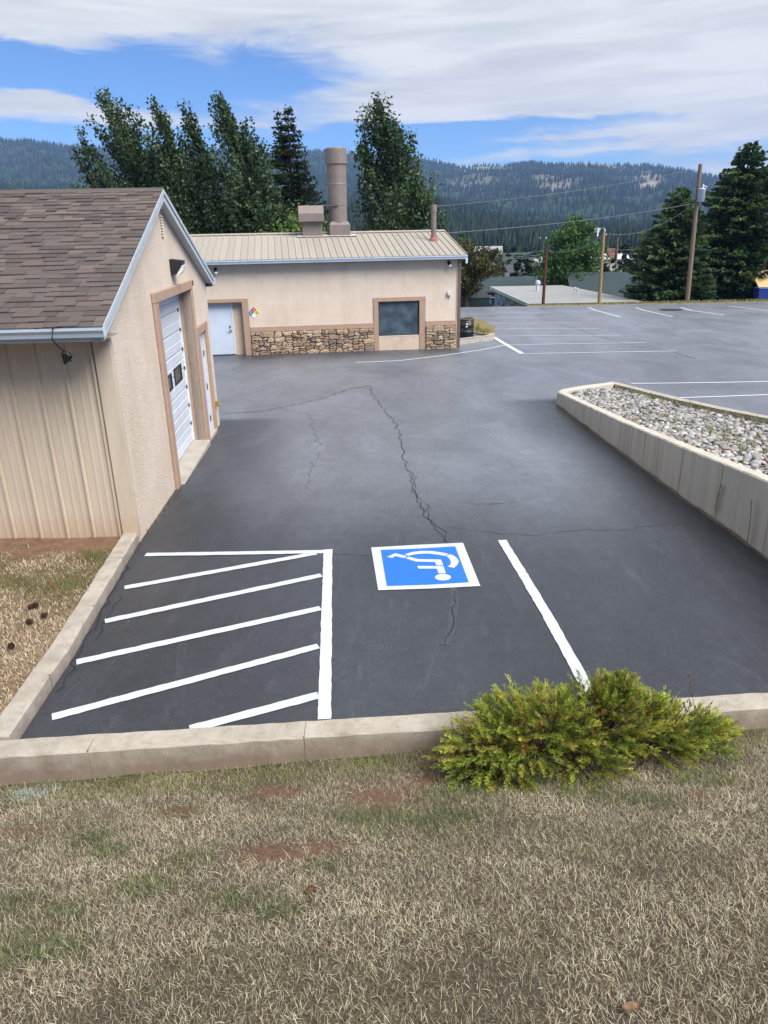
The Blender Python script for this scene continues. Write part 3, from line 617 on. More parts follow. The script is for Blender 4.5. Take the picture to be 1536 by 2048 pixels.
    corner = MB(); corner.bbox((-.2, -.035, zb0), (.012, -.002, cz), .004); corner.box((.0025, -.002, zb0), (.0125, .05, cz)); corner.build('corner_trim', 'siding', g)
    bm_ = MB(); bm_.box((LEN, .03, ZB), (-.165, .12, cz)); bm_.build('side_wall', 'siding', g)
    me = None; x = -.205; k = 0
    while x > LEN + .4:
        if me is None:
            q = MB(); prof = [(0, .0), (.012, .0), (.024, -.026), (.046, -.026), (.058, 0)]
            for c in (.135, .235): prof += [(c - .022, 0), (c - .008, -.0035), (c + .012, -.0035), (c + .026, 0)]
            prof += [(pw - .004, 0), (pw - .003, .006), (pw, .006)]
            q.loft([[(-px, py, zb0) for px, py in prof] + [(-px, .02, zb0) for px, py in reversed(prof)], [(-px, py, cz) for px, py in prof] + [(-px, .02, cz) for px, py in reversed(prof)]])
            o = q.build('siding_panel', 'siding', g); me = o.data
        else: o = mkobj('siding_panel', me, None, g)
        o.location = (x, .004, rnd.uniform(-.004, .004)); x -= pw; k += 1
    # roof deck and shingles
    deck = MB(); e = .02
    for (ya, yb) in ((yN, yA), (yA, yF)):
        P = [(ya, rz(ya) - .03), (yb, rz(yb) - .03), (yb, rz(yb) - .06), (ya, rz(ya) - .06)]
        deck.loft([[(OV - .03, y, z) for y, z in P], [(LEN - .1, y, z) for y, z in P]])
    roof = deck.build('roof', 'soffit', g)
    sl = math.hypot(yA - yN, zA - zN); nc = 35; ex = sl / nc; tilt = math.atan2(zA - zN, yA - yN)
    meshes = {}
    def shingle_mesh(w, th):
        key = (w, th)
        if key not in meshes:
            q = MB(); L = ex * 1.75; q.bbox((-w + .002, 0, 0), (-.002, L, th), .0015); q.v = [(vx, vy, vz - (th * .75) * vy / L) for vx, vy, vz in q.v]
            me = bpy.data.meshes.new('shingle'); me.from_pydata(q.v, [], q.f); me.materials.append(MATS['shingle']); meshes[key] = me
        return meshes[key]
    count = 0; far_v = []; far_f = []; far_c = []
    Mt = Matrix.Rotation(tilt, 4, 'X'); pal = [lin(c)[:3] for c in ((80, 73, 71), (92, 84, 81), (99, 90, 86), (86, 78, 75), (106, 96, 91))]
    vis = lambda s: -(1.75 + 1.85 * s / sl)                                # how far left the frame reaches on this course
    for c in range(nc):
        s = c * ex - .03; x = OV + .012; first = True
        base = Vector((0, yN + s * math.cos(tilt), zN + s * math.sin(tilt) + .002))
        while x > LEN:
            w = rnd.choice((.15, .19, .24, .3)); th = rnd.choice((.012, .019, .026))
            if first: w = rnd.choice((.12, .2, .28)); first = False
            if x > vis(s) and count < 300:
                o = mkobj('shingle', shingle_mesh(w, th), None, roof); o.location = (x, base.y, base.z); o.rotation_euler = (tilt, 0, 0); count += 1
            else:
                q = MB(); q.box((-w + .002, 0, 0), (-.002, ex * 1.75, th)); i0 = len(far_v); cc = rnd.choice(pal)
                for v in q.v: p = Mt @ Vector((v[0], v[1], v[2] - th * .75 * v[1] / (ex * 1.75))); far_v.append((p.x + x, p.y + base.y, p.z + base.z)); far_c.append(cc)
                far_f += [tuple(i + i0 for i in f) for f in q.f]
            x -= w
    tilt2 = math.atan2(zF - zA, yF - yA); sl2 = math.hypot(yF - yA, zF - zA)
    for c in range(nc):                                                    # far slope, seen from elsewhere only
        s = c * ex - .03; x = OV + .012; b = Vector((0, yF - s * math.cos(tilt2), zF - s * math.sin(tilt2) + .002)); M2 = Matrix.Rotation(math.pi, 4, 'Z') @ Matrix.Rotation(-tilt2, 4, 'X')
        while x > LEN:
            w = rnd.choice((.26, .38, .6)); q = MB(); q.box((.002, 0, 0), (w - .002, ex * 1.75, .015)); i0 = len(far_v); cc = rnd.choice(pal)
            for v in q.v: p = M2 @ Vector((v[0], v[1], v[2] - .01 * v[1] / (ex * 1.75))); far_v.append((p.x + x, p.y + b.y, p.z + b.z)); far_c.append(cc)
            far_f += [tuple(i + i0 for i in f) for f in q.f]; x -= w
    o = nmesh('shingles', np.array(far_v), np.array(far_f).ravel(), 4, 'shingle_far', roof, np.array(far_c)); tag(o, kind='stuff')
    m = MB(); x = OV
    while x > LEN:
        m.bbox((x - .3, yA - .13, zA - .012 - .13 * sN), (x - .002, yA - .001, zA + .012), .002); x -= .29
    cap = MB(); nrm = .13
    cap.loft([[(OV + .012, yA - nrm, zA - nrm * sN + .02), (OV + .012, yA, zA + .03), (OV + .012, yA + nrm, zA + nrm * sF + .02), (OV + .012, yA, zA + .012)], [(LEN, yA - nrm, zA - nrm * sN + .02), (LEN, yA, zA + .03), (LEN, yA + nrm, zA + nrm * sF + .02), (LEN, yA, zA + .012)]])
    cap.build('ridge_cap', 'shingle', roof)
    # rake boards, soffit, gutter
    for (ya, yb, nm) in ((yN, yA, 0), (yA, yF, 1)):
        m = MB(); a, b = (ya, rz(ya)), (yb, rz(yb)); P = [(a[0], a[1] - .165), (b[0], b[1] - .165), (b[0], b[1] - .005), (a[0], a[1] - .005)]
        m.loft([[(OV - .028, y, z) for y, z in P], [(OV, y, z) for y, z in P]])
        P = [(a[0], a[1] - .062), (b[0], b[1] - .062), (b[0], b[1] + .006), (a[0], a[1] + .006)]
        m.loft([[(OV + .002, y, z) for y, z in P], [(OV + .02, y, z) for y, z in P]])
        m.build('rake_board', 'fascia_grey', roof)
        m = MB(); P = [(a[0], a[1] - .16), (b[0], b[1] - .16), (b[0], b[1] - .145), (a[0], a[1] - .145)]; m.loft([[(.0, y, z) for y, z in P], [(OV - .029, y, z) for y, z in P]]); m.build('soffit', 'fascia_grey', roof)
    for (yy, zz, sgn) in ((yN, zN, -1), (yF, zF, 1)):
        gut = MB(); prof = [(0, -.01), (.0, -.115), (.07, -.115), (.085, -.07), (.115, -.035), (.118, -.005), (.11, -.005), (.105, -.03), (.075, -.065), (.062, -.105), (.008, -.105), (.008, -.01)]
        gut.loft([[(OV + .03, yy + sgn * y, zz + z) for y, z in prof], [(LEN, yy + sgn * y, zz + z) for y, z in prof]])
        gut.poly([(OV + .032, yy + sgn * y, zz + z) for y, z in prof[:6]]); gut.build('gutter', 'gutter_white', roof)
        f = MB(); f.box((LEN, min(yy, yy - sgn * .02), zz - .17), (OV - .03, max(yy, yy - sgn * .02), zz - .03)); f.build('fascia', 'fascia_grey', roof)
        s = MB(); y_in = 0 if sgn < 0 else WF; s.box((LEN, min(yy - sgn * .021, y_in + sgn * .003), zz - .168), (OV - .03, max(yy - sgn * .021, y_in + sgn * .003), zz - .155)); s.build('soffit', 'soffit', roof)
    m = MB()
    for x in (-.55, -1.75, -2.9): m.box((x - .012, yN - .118, zN - .004), (x + .012, yN + .01, zN + .004))
    m.build('gutter_hanger', 'black_metal', roof)
    # narrow louvre in the gable
    a, b = U(320, 429), U(325, 474); v = empty('gable_vent', (.0, (a.y + b.y) / 2, b.z)); v.parent = g; hv = a.z - b.z
    m = MB(); m.box((.001, -.06, 0), (.004, .06, hv)); m.build('vent_back', 'black_metal', v)
    for k in range(8):
        z = hv * (k + .15) / 8; mm = MB(); mm.loft([[(.004, -.07, z), (.03, -.07, z), (.012, -.07, z + hv / 11), (.004, -.07, z + hv / 11)], [(.004, .07, z), (.03, .07, z), (.012, .07, z + hv / 11), (.004, .07, z + hv / 11)]]); mm.build('louvre', 'stucco', v)
    # wall pack light
    a = U(343, 534); l = empty('wall_light', F.m @ Vector((.0, a.y, a.z)), F.a, 'black wall pack light above the garage overhead door', 'light')
    m = MB(); P = [(.002, .13), (.21, .1), (.2, .03), (.09, -.12), (.002, -.13)]
    m.loft([[(x, -.14, z) for x, z in P], [(x, .14, z) for x, z in P]]); m.build('housing', 'black_metal', l)
    m = MB(); P = [(.095, -.118), (.205, .03), (.225, .02), (.19, -.08), (.12, -.13)]; m.loft([[(x, -.12, z) for x, z in P], [(x, .12, z) for x, z in P]]); m.build('lens', 'lens', l)
    # hose bib and conduit by the man door, conduit on the big trim
    a = U(431, 807); m = MB(); m.bbox((.0, a.y - .05, a.z - .06), (.07, a.y + .05, a.z + .06), .01); m.tube([(.05, a.y, a.z), (.12, a.y, a.z - .02), (.13, a.y, a.z - .08)], .015, 8); m.build('hose_bib', 'brass', g)
    a = U(381, 566); m = MB(); m.bbox((.0, a.y - .03, a.z - .05), (.05, a.y + .03, a.z + .05), .008); m.tube([(.02, a.y, a.z - .05), (.02, a.y + .02, a.z - .35), (.02, a.y - .02, a.z - .45)], .006, 6); m.build('door_sensor', 'black_metal', g)
    # loose cable hanging from the gutter
    c = F.m @ Vector((-.28, yN - .06, zN - .12)); w = MB(); y0 = 0
    w.tube([(-.02, .02, .12), (-.07, -.09, .13), (-.1, -.08, 0), (-.06, -.02, -.1), (-.0, 0, -.16)], .009, 6)
    for k in range(4):
        ang = k * 1.1; w.tube([(math.sin(ang + t * 5) * .045 * (1 + .3 * math.sin(t * 3)), .03 * math.cos(ang + t * 6), -.16 - .11 * t - .03 * math.sin(t * 9 + k)) for t in np.linspace(0, 1, 10)], .011, 6)
    w.bbox((-.035, -.03, -.25), (.035, .03, -.15), .012)
    o = w.build('hanging_cable', 'black_plastic', None, True); o.location = c; tag(o, 'tangle of black cable hanging under the garage gutter', 'cable')
build_garage()

# ------------------------------------------------------------------ stone fronted building
def stone_mesh(poly, d, seed):
    """one veneer stone: rounded outline pillowed out of the wall; poly in (x, z)"""
    r = random.Random(seed); n = len(poly); cx = sum(p[0] for p in poly) / n; cz = sum(p[1] for p in poly) / n
    def ring(s, y, j): return [(cx + (p[0] - cx) * s, y + r.uniform(-j, j), cz + (p[1] - cz) * s) for p in poly]
    m = MB(); m.loft([ring(1, .0, 0), ring(.99, -d * .55, .004), ring(.90, -d, .008), ring(.55, -d * 1.12, .008)], True); return m
def build_stone_building():
    o0 = gnd(500, 710); F = Frame(o0, 7.5); Z0 = 0.0
    b = empty('stone_fronted_building', F.o, F.a, 'tan stucco building with stone veneer base and tan metal roof', 'building')
    P = lambda x, y, yy=0.0: F.px(x, y, 1, yy)
    XL, XR = -9.0, P(913, 600).x; ZE = P(700, 519, 0).z; DEP = 8.4; ZB = -.5
    dl, dr, dt = -2.3, P(469, 650, .25).x, P(440, 607, .25).z
    tx1, tx0, tz = P(500, 650).x, P(487, 650).x, P(480, 597).z
    wx0, wx1 = P(747, 640).x, P(851, 640).x; wz1 = P(800, 594).z
    gx0, gx1, gz0, gz1 = P(757, 640).x, P(838.5, 640).x, P(800, 671).z, P(800, 602).z
    bz0, bz1 = P(600, 661).z, P(600, 651).z
    # wall with door recess and window opening
    m = MB(); t = .2
    def seg(x0, x1, z0, z1): m.box((x0, 0, z0), (x1, t, z1))
    seg(XL, -2.4, ZB, ZE); seg(-2.4, tx0, dt + .04, ZE); seg(tx0, gx0, ZB, ZE); seg(gx0, gx1, ZB, gz0); seg(gx0, gx1, gz1, ZE); seg(gx1, XR, ZB, ZE)
    m.build('front_wall', 'stucco', b)
    m = MB(); m.box((XR - .2, .201, ZB), (XR, DEP, ZE)); m.build('side_wall', 'stucco', b)
    m = MB(); m.box((XL, .201, ZB), (XL + .2, DEP, ZE)); m.box((XL + .201, DEP - .2, ZB), (XR - .201, DEP, ZE)); m.build('back_wall', 'stucco', b)
    # door recess back panel, door, frame
    m = MB(); m.box((-2.42, .26, ZB), (tx0 + .02, .3, dt + .1)); m.build('recess_panel', 'stucco_panel', b)
    x1 = P(466, 660, .24).x; x0 = x1 - 1.02; zt = P(440, 609, .24).z
    dm = MB(); dm.bbox((x0, .2, .03), (x1, .245, zt), .006); d = dm.build('door', 'door_white', b)
    m = MB(); m.box((x1 + .003, .19, .03), (x1 + .055, .255, zt + .05)); m.box((x0 - .055, .19, .03), (x0 - .003, .255, zt + .05)); m.box((x0 - .003, .19, zt + .003), (x1 + .003, .255, zt + .05)); m.build('door_frame', 'white_metal', d)
    hz = P(462, 661, .2).z
    m = MB(); m.bbox((x1 - .13, .17, hz - .06), (x1 - .05, .199, hz + .03), .008); m.tube([(x1 - .09, .17, hz - .03), (x1 - .2, .155, hz - .03)], .014, 8); m.lathe([(.03, -.03), (.035, 0), (.03, .03)], (x1 - .09, .18, hz + .16), 10); m.build('door_handle', 'chrome', d)
    # trims
    e = -.035
    m = MB(); m.bbox((-2.55, e, tz - .14), (tx1, -.002, tz), .008); m.bbox((tx0, e + .002, ZB), (tx1, -.002, tz - .142), .008); m.build('door_surround', 'stucco_trim', b)
    m = MB(); m.box((tx0 - .0, -.001, ZB), (tx0 + .02, .255, dt + .03)); m.box((-2.4, .0, dt + .01), (tx0, .255, dt + .035)); m.build('reveal', 'stucco_trim', b)
    m = MB(); m.bbox((wx0, e, wz1 - .16), (wx1, -.002, wz1), .008); m.bbox((wx0, e + .002, ZB), (gx0 - .0, -.002, wz1 - .162), .008); m.bbox((gx1, e + .002, ZB), (wx1, -.002, wz1 - .162), .008); m.build('window_surround', 'stucco_trim', b)
    m = MB(); m.bbox((gx0 + .003, -.012, ZB), (gx1 - .003, -.0015, gz0 - .03), .004); m.build('apron_panel', 'stucco_panel', b)
    for (a, c) in ((tx1 + .002, wx0 - .002), (wx1 + .002, XR - .0)): m = MB(); m.bbox((a, e - .01, bz0), (c, -.002, bz1 + .0), .008); m.build('band', 'stucco_trim', b)
    # window: frame, dark pane, blind behind the glass
    w = MB(); f = .035
    for lo, hi in (((gx0, gz0), (gx0 + f, gz1)), ((gx1 - f, gz0), (gx1, gz1)), ((gx0 + f, gz0), (gx1 - f, gz0 + f)), ((gx0 + f, gz1 - f), (gx1 - f, gz1))): w.bbox((lo[0], .05, lo[1]), (hi[0], .11, hi[1]), .006)
    win = w.build('window', 'black_metal', b); m = MB(); m.box((gx0 + f, .075, gz0 + f), (gx1 - f, .085, gz1 - f)); m.build('pane', 'window_glass', win)
    m = MB(); m.bbox((gx0 - .0, -.02, gz0 - .03), (gx1 + .0, .06, gz0 - .002), .006); m.build('sill', 'stucco_panel', win)
    # stone veneer
    back = MB(); back.box((tx1, -.028, ZB), (wx0, -.001, bz0 - .002)); back.box((wx1, -.028, ZB), (XR, -.001, bz0 - .002)); vb = back.build('veneer_backing', 'mortar', b)
    rs = random.Random(11); n_st = 0
    def split(x0, x1, z0, z1, out):
        w, h = x1 - x0, z1 - z0; tw = rs.uniform(.24, .58); thh = rs.uniform(.11, .25)
        if w > tw and (w / max(h, .01) > 2.6 or h < thh): k = rs.uniform(.35, .65); split(x0, x0 + w * k, z0, z1, out); split(x0 + w * k, x1, z0, z1, out)
        elif h > thh: k = rs.uniform(.32, .68); split(x0, x1, z0, z0 + h * k, out); split(x0, x1, z0 + h * k, z1, out)
        elif w > tw: k = rs.uniform(.35, .65); split(x0, x0 + w * k, z0, z1, out); split(x0 + w * k, x1, z0, z1, out)
        else: out.append((x0, x1, z0, z1))
    def warp(x, z, lo, hi, zl, zh):
        ex = min(1, (x - lo) / .06, (hi - x) / .06); ez = min(1, (zh - z) / .05, (z - zl) / .05 + .5); ex = max(0, ex); ez = max(0, ez)
        return x + ex * (.024 * math.sin(21 * z + 9 * x) + .015 * math.sin(47 * z - 31 * x)), z + ez * (.020 * math.sin(13 * x + 5 * z) + .014 * math.sin(37 * x - 17 * z))
    for (a, c, zl) in ((tx1 + .004, wx0 - .004, -.03), (wx1 + .004, XR - .004, -.06)):
        cells = []; split(a, c, zl, bz0 - .006, cells)
        for (x0, x1, z0, z1) in cells:
            g = .006; x0 += g; x1 -= g; z0 += g; z1 -= g; cxx = min(.3 * (x1 - x0), .3 * (z1 - z0), .03) * rs.uniform(.5, 1.3)
            pts = [(x0 + cxx, z0), ((x0 + x1) / 2, z0 - rs.uniform(-.006, .003)), (x1 - cxx, z0), (x1, z0 + cxx), (x1, z1 - cxx * rs.uniform(.4, 1)), (x1 - cxx, z1), ((x0 + x1) / 2, z1 + rs.uniform(-.006, .003)), (x0 + cxx * rs.uniform(.4, 1.5), z1), (x0, z1 - cxx), (x0, z0 + cxx)]
            pts = [warp(x, z, a, c, zl, bz0) for x, z in pts]
            m = stone_mesh(pts, rs.uniform(.035, .085), n_st); o = m.build('stone', 'veneer_stone', b); o.location.y = -.024; n_st += 1
    # corner trim and downspout
    m = MB(); m.box((XR + .001, -.03, ZB), (XR + .02, .1, ZE - .02)); m.build('corner_trim', 'stucco_panel', b)
    m = MB(); m.bbox((XR + .05, .12, -.3), (XR + .2, .24, ZE - .1), .015); m.build('downspout', 'brown_metal', b)
    # roof
    EY = -.35; tip = P(922, 509, EY); XE = XR + .28; ze = ZE + .09; zr = F.px(888, 462, 0, XE).z; yr = F.px(888, 462, 0, XE).y
    sl = (zr - ze) / (yr - EY); zz = lambda y: ze + (y - EY) * sl if y <= yr else zr - (y - yr) * sl
    YB = yr * 2 - EY
    dk = MB()
    for (a, c) in ((EY, yr), (yr, YB)): dk.loft([[(XL - .3, a, zz(a) - .04), (XL - .3, c, zz(c) - .04), (XL - .3, c, zz(c) - .12), (XL - .3, a, zz(a) - .12)], [(XE - .02, a, zz(a) - .04), (XE - .02, c, zz(c) - .04), (XE - .02, c, zz(c) - .12), (XE - .02, a, zz(a) - .12)]])
    roof = dk.build('roof', 'soffit', b)
    gbl = MB(); gbl.poly([(XR - .003, 0, ZE), (XR - .003, DEP, ZE), (XR - .003, yr, zz(yr) - .13)]); gbl.poly([(XL + .003, 0, ZE), (XL + .003, DEP, ZE), (XL + .003, yr, zz(yr) - .13)]); gbl.build('gable', 'stucco', b)
    pwid = .262; me = None; x = XE - pwid
    L = math.hypot(yr - EY, zr - ze); ti = math.atan2(zr - ze, yr - EY)
    while x > XL - .3:
        if me is None:
            q = MB(); pr = [(0, 0), (.006, .034), (.03, .034), (.036, .002), (.12, .002), (.125, .008), (.135, .008), (.14, .002), (pwid - .001, .0)]
            q.loft([[(u, -.02, v) for u, v in pr] + [(u, -.02, -.006) for u, v in reversed(pr)], [(u, L, v) for u, v in pr] + [(u, L, -.006) for u, v in reversed(pr)]])
            o = q.build('roof_panel', 'roof_tan', roof); me = o.data
        else: o = mkobj('roof_panel', me, None, roof)
        o.location = (x, EY, ze - .002); o.rotation_euler = (ti, 0, 0); x -= pwid
    m = MB(); m.loft([[(XL - .3, yr, zz(yr) - .02), (XL - .3, YB, zz(YB) - .02), (XL - .3, YB, zz(YB) - .035), (XL - .3, yr, zz(yr) - .035)], [(XE, yr, zz(yr) - .02), (XE, YB, zz(YB) - .02), (XE, YB, zz(YB) - .035), (XE, yr, zz(yr) - .035)]]); m.build('rear_roof_panel', 'roof_tan', roof)
    m = MB(); m.loft([[(x, yr - .16, zr - .16 * sl + .045), (x, yr, zr + .06), (x, yr + .16, zr - .16 * sl + .045), (x, yr + .16, zr - .16 * sl + .03), (x, yr, zr + .045), (x, yr - .16, zr - .16 * sl + .03)] for x in (XL - .3, XE + .02)]); m.build('ridge_cap', 'roof_tan', roof)
    m = MB(); m.loft([[(x, EY, ze - .15), (x, yr, zr - .15), (x, yr, zr + .04), (x, EY, ze + .04)] for x in (XE + .002, XE + .03)]); m.build('rake_trim', 'roof_tan', roof)
    gut = MB(); prof = [(0, -.02), (0, -.15), (-.075, -.15), (-.09, -.1), (-.12, -.055), (-.122, -.02), (-.11, -.02), (-.105, -.05), (-.07, -.135), (-.01, -.135), (-.01, -.02)]
    gut.loft([[(x, EY + y, ze + z) for y, z in prof] for x in (XL - .3, XE + .03)]); gut.bbox((XE - .05, EY - .11, ze - .32), (XE + .03, EY - .01, ze - .13), .012); gut.build('gutter', 'gutter_white', roof)
    m = MB(); m.box((XL - .3, EY + .005, ze - .17), (XE - .03, -.002, ze - .155)); m.build('soffit', 'soffit', roof)
    # things on the roof: furnace hood, big stack, thin flue
    def roofpt(x, y): # pixel to roof plane
        c = F.i @ C0; r = F.i.to_3x3() @ ray(x, y); n = Vector((0, -sl, 1)); p0 = Vector((0, EY, ze)); return c + r * ((p0 - c).dot(n) / r.dot(n))
    a = roofpt(626, 474); s = roofpt(678, 474); yb = a.y
    m = MB(); p0 = roofpt(594, 474); p1 = roofpt(714, 475)
    m.loft([[(p0.x, y, zz(y) + h) for y, h in ((yb - .12, .04), (yb + .85, .04), (yb + .85, .055), (yb - .12, .055))], [(p1.x, y, zz(y) + h) for y, h in ((yb - .12, .04), (yb + .85, .04), (yb + .85, .055), (yb - .12, .055))]]); m.build('flashing', 'flashing', roof)
    q = lambda x, y: F.px(x, y, 1, yb)
    h = empty('vent_hood', (0, 0, 0)); h.parent = b
    xa, xb = q(605, 460).x, q(645, 460).x; zt = q(620, 440).z; z0 = zz(yb) + .02
    m = MB(); m.bbox((xa, yb, z0), (xb, yb + .55, zt), .01); m.build('duct', 'stack_metal', h)
    xa, xb = q(597, 430).x, q(647, 430).x; zl, zm, zh = q(620, 443).z, q(620, 427).z, q(620, 411).z
    m = MB(); P_ = [(yb - .2, zl), (yb + .62, zl), (yb + .62, zh), (yb - .0, zh), (yb - .2, zm)]; m.loft([[(xa, y, z) for y, z in P_], [(xb, y, z) for y, z in P_]]); m.build('hood', 'stack_metal', h)
    st = empty('exhaust_stack', (0, 0, 0)); st.parent = b
    xc = q(677, 400).x; r0 = (q(697, 400).x - q(656, 400).x) / 2; Z = lambda y: q(676, y).z; yc = yb + r0
    m = MB(); m.bbox((xc - r0 * .98, yb - .0, zz(yb) + .02), (xc + r0 * 1.06, yb + 2 * r0, Z(450)), .01); m.loft([[(xc - r0 * .98, yb, Z(450)), (xc + r0 * 1.06, yb, Z(450)), (xc + r0 * 1.06, yb + 2 * r0, Z(450)), (xc - r0 * .98, yb + 2 * r0, Z(450))], [(xc - r0 * .8, yb + .1, Z(443)), (xc + r0 * .9, yb + .1, Z(443)), (xc + r0 * .9, yb + 1.8 * r0, Z(443)), (xc - r0 * .8, yb + 1.8 * r0, Z(443))]]); m.build('stack_base', 'stack_metal', st)
    m = MB(); m.lathe([(r0 * .88, Z(446)), (r0 * .9, Z(412)), (r0 * .92, Z(411)), (r0 * .92, Z(409)), (r0 * .93, Z(370)), (r0 * .95, Z(369)), (r0 * .95, Z(367)), (r0 * .93, Z(366)), (r0 * .95, Z(327))], (xc, yc, 0), 28); m.build('stack_pipe', 'stack_metal', st)
    m = MB(); m.lathe([(r0 * 1.04, Z(327)), (r0 * 1.06, Z(326)), (r0 * 1.03, Z(296)), (r0 * .98, Z(294)), (r0 * .92, Z(294)), (r0 * .9, Z(306))], (xc, yc, 0), 28); m.build('stack_cap', 'stack_metal', st)
    m = MB(); m.tube([(q(640, 410).x, yb + .3, Z(411)), (q(676, 411).x, yb - .01, Z(411))], .03, 8); m.build('brace', 'brown_metal', st)
    fl = roofpt(868, 482); q2 = lambda x, y: F.px(x, y, 1, fl.y); rr = (q2(873.5, 450).x - q2(863, 450).x) / 2; xx = q2(868.5, 450).x
    fo = empty('flue_pipe', (0, 0, 0)); fo.parent = b
    m = MB(); m.lathe([(rr, fl.z - .15), (rr, q2(868, 424).z), (rr * 1.15, q2(868, 424).z), (rr * 1.15, q2(868, 409).z), (rr * .8, q2(868, 409).z)], (xx, fl.y + rr, 0), 16); m.build('pipe', 'stack_metal', fo)
    m = MB(); m.lathe([(rr * 1.9, fl.z - .08), (rr * 1.7, fl.z + .06), (rr * 1.15, fl.z + .14), (rr * 1.05, fl.z + .2)], (xx, fl.y + rr, 0), 16); m.build('flashing_boot', 'red_boot', fo)
    # small things fixed to the wall: top-level
    def lamp(px, py, label, bulb):
        p = P(px, py); l = empty('flood_light', F.m @ Vector((p.x, 0, p.z)), F.a, label, 'light', None)
        m = MB(); m.lathe([(.06, 0), (.06, .02)], (0, 0, 0), 12); m.v = [(x, -z, y) for x, y, z in m.v]; m.tube([(0, -.02, 0), (0, -.1, -.02)], .022, 8); m.build('bracket', 'black_metal', l)
        m = MB(); m.tube([(0, -.09, .03), (0, -.15, -.05), (.02, -.2, -.12)], [.04, .06, .075], 12); m.build('head', 'black_metal', l)
        m = MB(); m.tube([(.02, -.2, -.115), (.024, -.215, -.15), (.026, -.22, -.175)], [.07, .06, .03], 12); m.build('bulb', bulb, l)
    lamp(897, 524, 'black flood light with a white bulb under the right end of the eave', 'lens'); lamp(431, 538, 'small flood light on the tan wall beside the garage roof', 'lens')
    p = P(897.5, 587); bx = empty('outlet_box', F.m @ Vector((p.x, 0, p.z)), F.a, 'small grey box on the tan wall right of the dark window', 'box')
    m = MB(); m.bbox((-.07, -.1, -.07), (.07, -.001, .08), .012); m.build('cover', 'grey_box', bx); m = MB(); m.tube([(.01, -.04, -.07), (.015, -.04, -.2)], .012, 8); m.build('conduit', 'stack_metal', bx)
    # hazard diamond
    p = P(507.5, 625.5); sg = empty('hazard_sign', F.m @ Vector((p.x, -.006, p.z)), F.a, 'four coloured hazard diamond sign beside the white door', 'sign')
    hs = .165; m = MB(); m.box((-hs, -.006, -hs), (hs, 0, hs), Matrix.Rotation(R(45), 4, 'Y')); m.build('plate', 'sign_white', sg)
    c = hs * math.sqrt(2) / 2; sd_ = hs * .46
    for nm, mt, (ox, oz) in (('red_square', 'sign_red', (0, c)), ('blue_square', 'sign_blue', (-c, 0)), ('yellow_square', 'sign_yellow', (c, 0)), ('white_square', 'sign_white', (0, -c))):
        m = MB(); m.box((-sd_, -.004, -sd_), (sd_, 0, sd_), Matrix.Rotation(R(45), 4, 'Y')); o = m.build(nm, mt, sg); o.location = (ox, -.0065, oz)
    for ch, (ox, oz), mt in (('2', (-c, 0), 'sign_white'), ('3', (0, c), 'sign_white'), ('0', (c, 0), 'sign_black')):
        cu = bpy.data.curves.new('digit', 'FONT'); cu.body = ch; cu.size = .15; cu.align_x = 'CENTER'; cu.align_y = 'CENTER'; cu.extrude = .001
        to = bpy.data.objects.new('tmp', cu); COL.objects.link(to); dg = bpy.context.evaluated_depsgraph_get(); me = bpy.data.meshes.new_from_object(to.evaluated_get(dg)); bpy.data.objects.remove(to)
        me.materials.clear(); o = mkobj('digit', me, mt, sg); o.rotation_euler = (R(90), 0, 0); o.location = (ox, -.0125, oz)
    # steel drum by the corner
    g = gnd(932, 677); dr = empty('drum', (g.x, g.y, zg(g.y) + .02), .3, 'black open drum standing behind the corner of the stone fronted building', 'drum')
    rr = .34; m = MB(); m.lathe([(rr * .96, 0), (rr, .02), (rr, .28), (rr * 1.04, .29), (rr * 1.04, .31), (rr, .32), (rr, .57), (rr * 1.04, .58), (rr * 1.04, .6), (rr, .61), (rr, .86), (rr * .96, .86), (rr * .95, .5)], (0, 0, 0), 24, False); m.build('body', 'black_metal', dr, True)
    m = MB(); m.lathe([(rr * 1.05, .85), (rr * 1.06, .885), (rr * .96, .89), (rr * .94, .86)], (0, 0, 0), 24, False); m.build('rim', 'stack_metal', dr)
    m = MB(); m.bbox((-.15, -rr - .006, .62), (-.08, -rr + .03, .68), .004); m.bbox((-.17, -rr - .006, .52), (-.09, -rr + .03, .57), .004); m.build('sticker', 'sign_white', dr)
    return F
SF = build_stone_building()

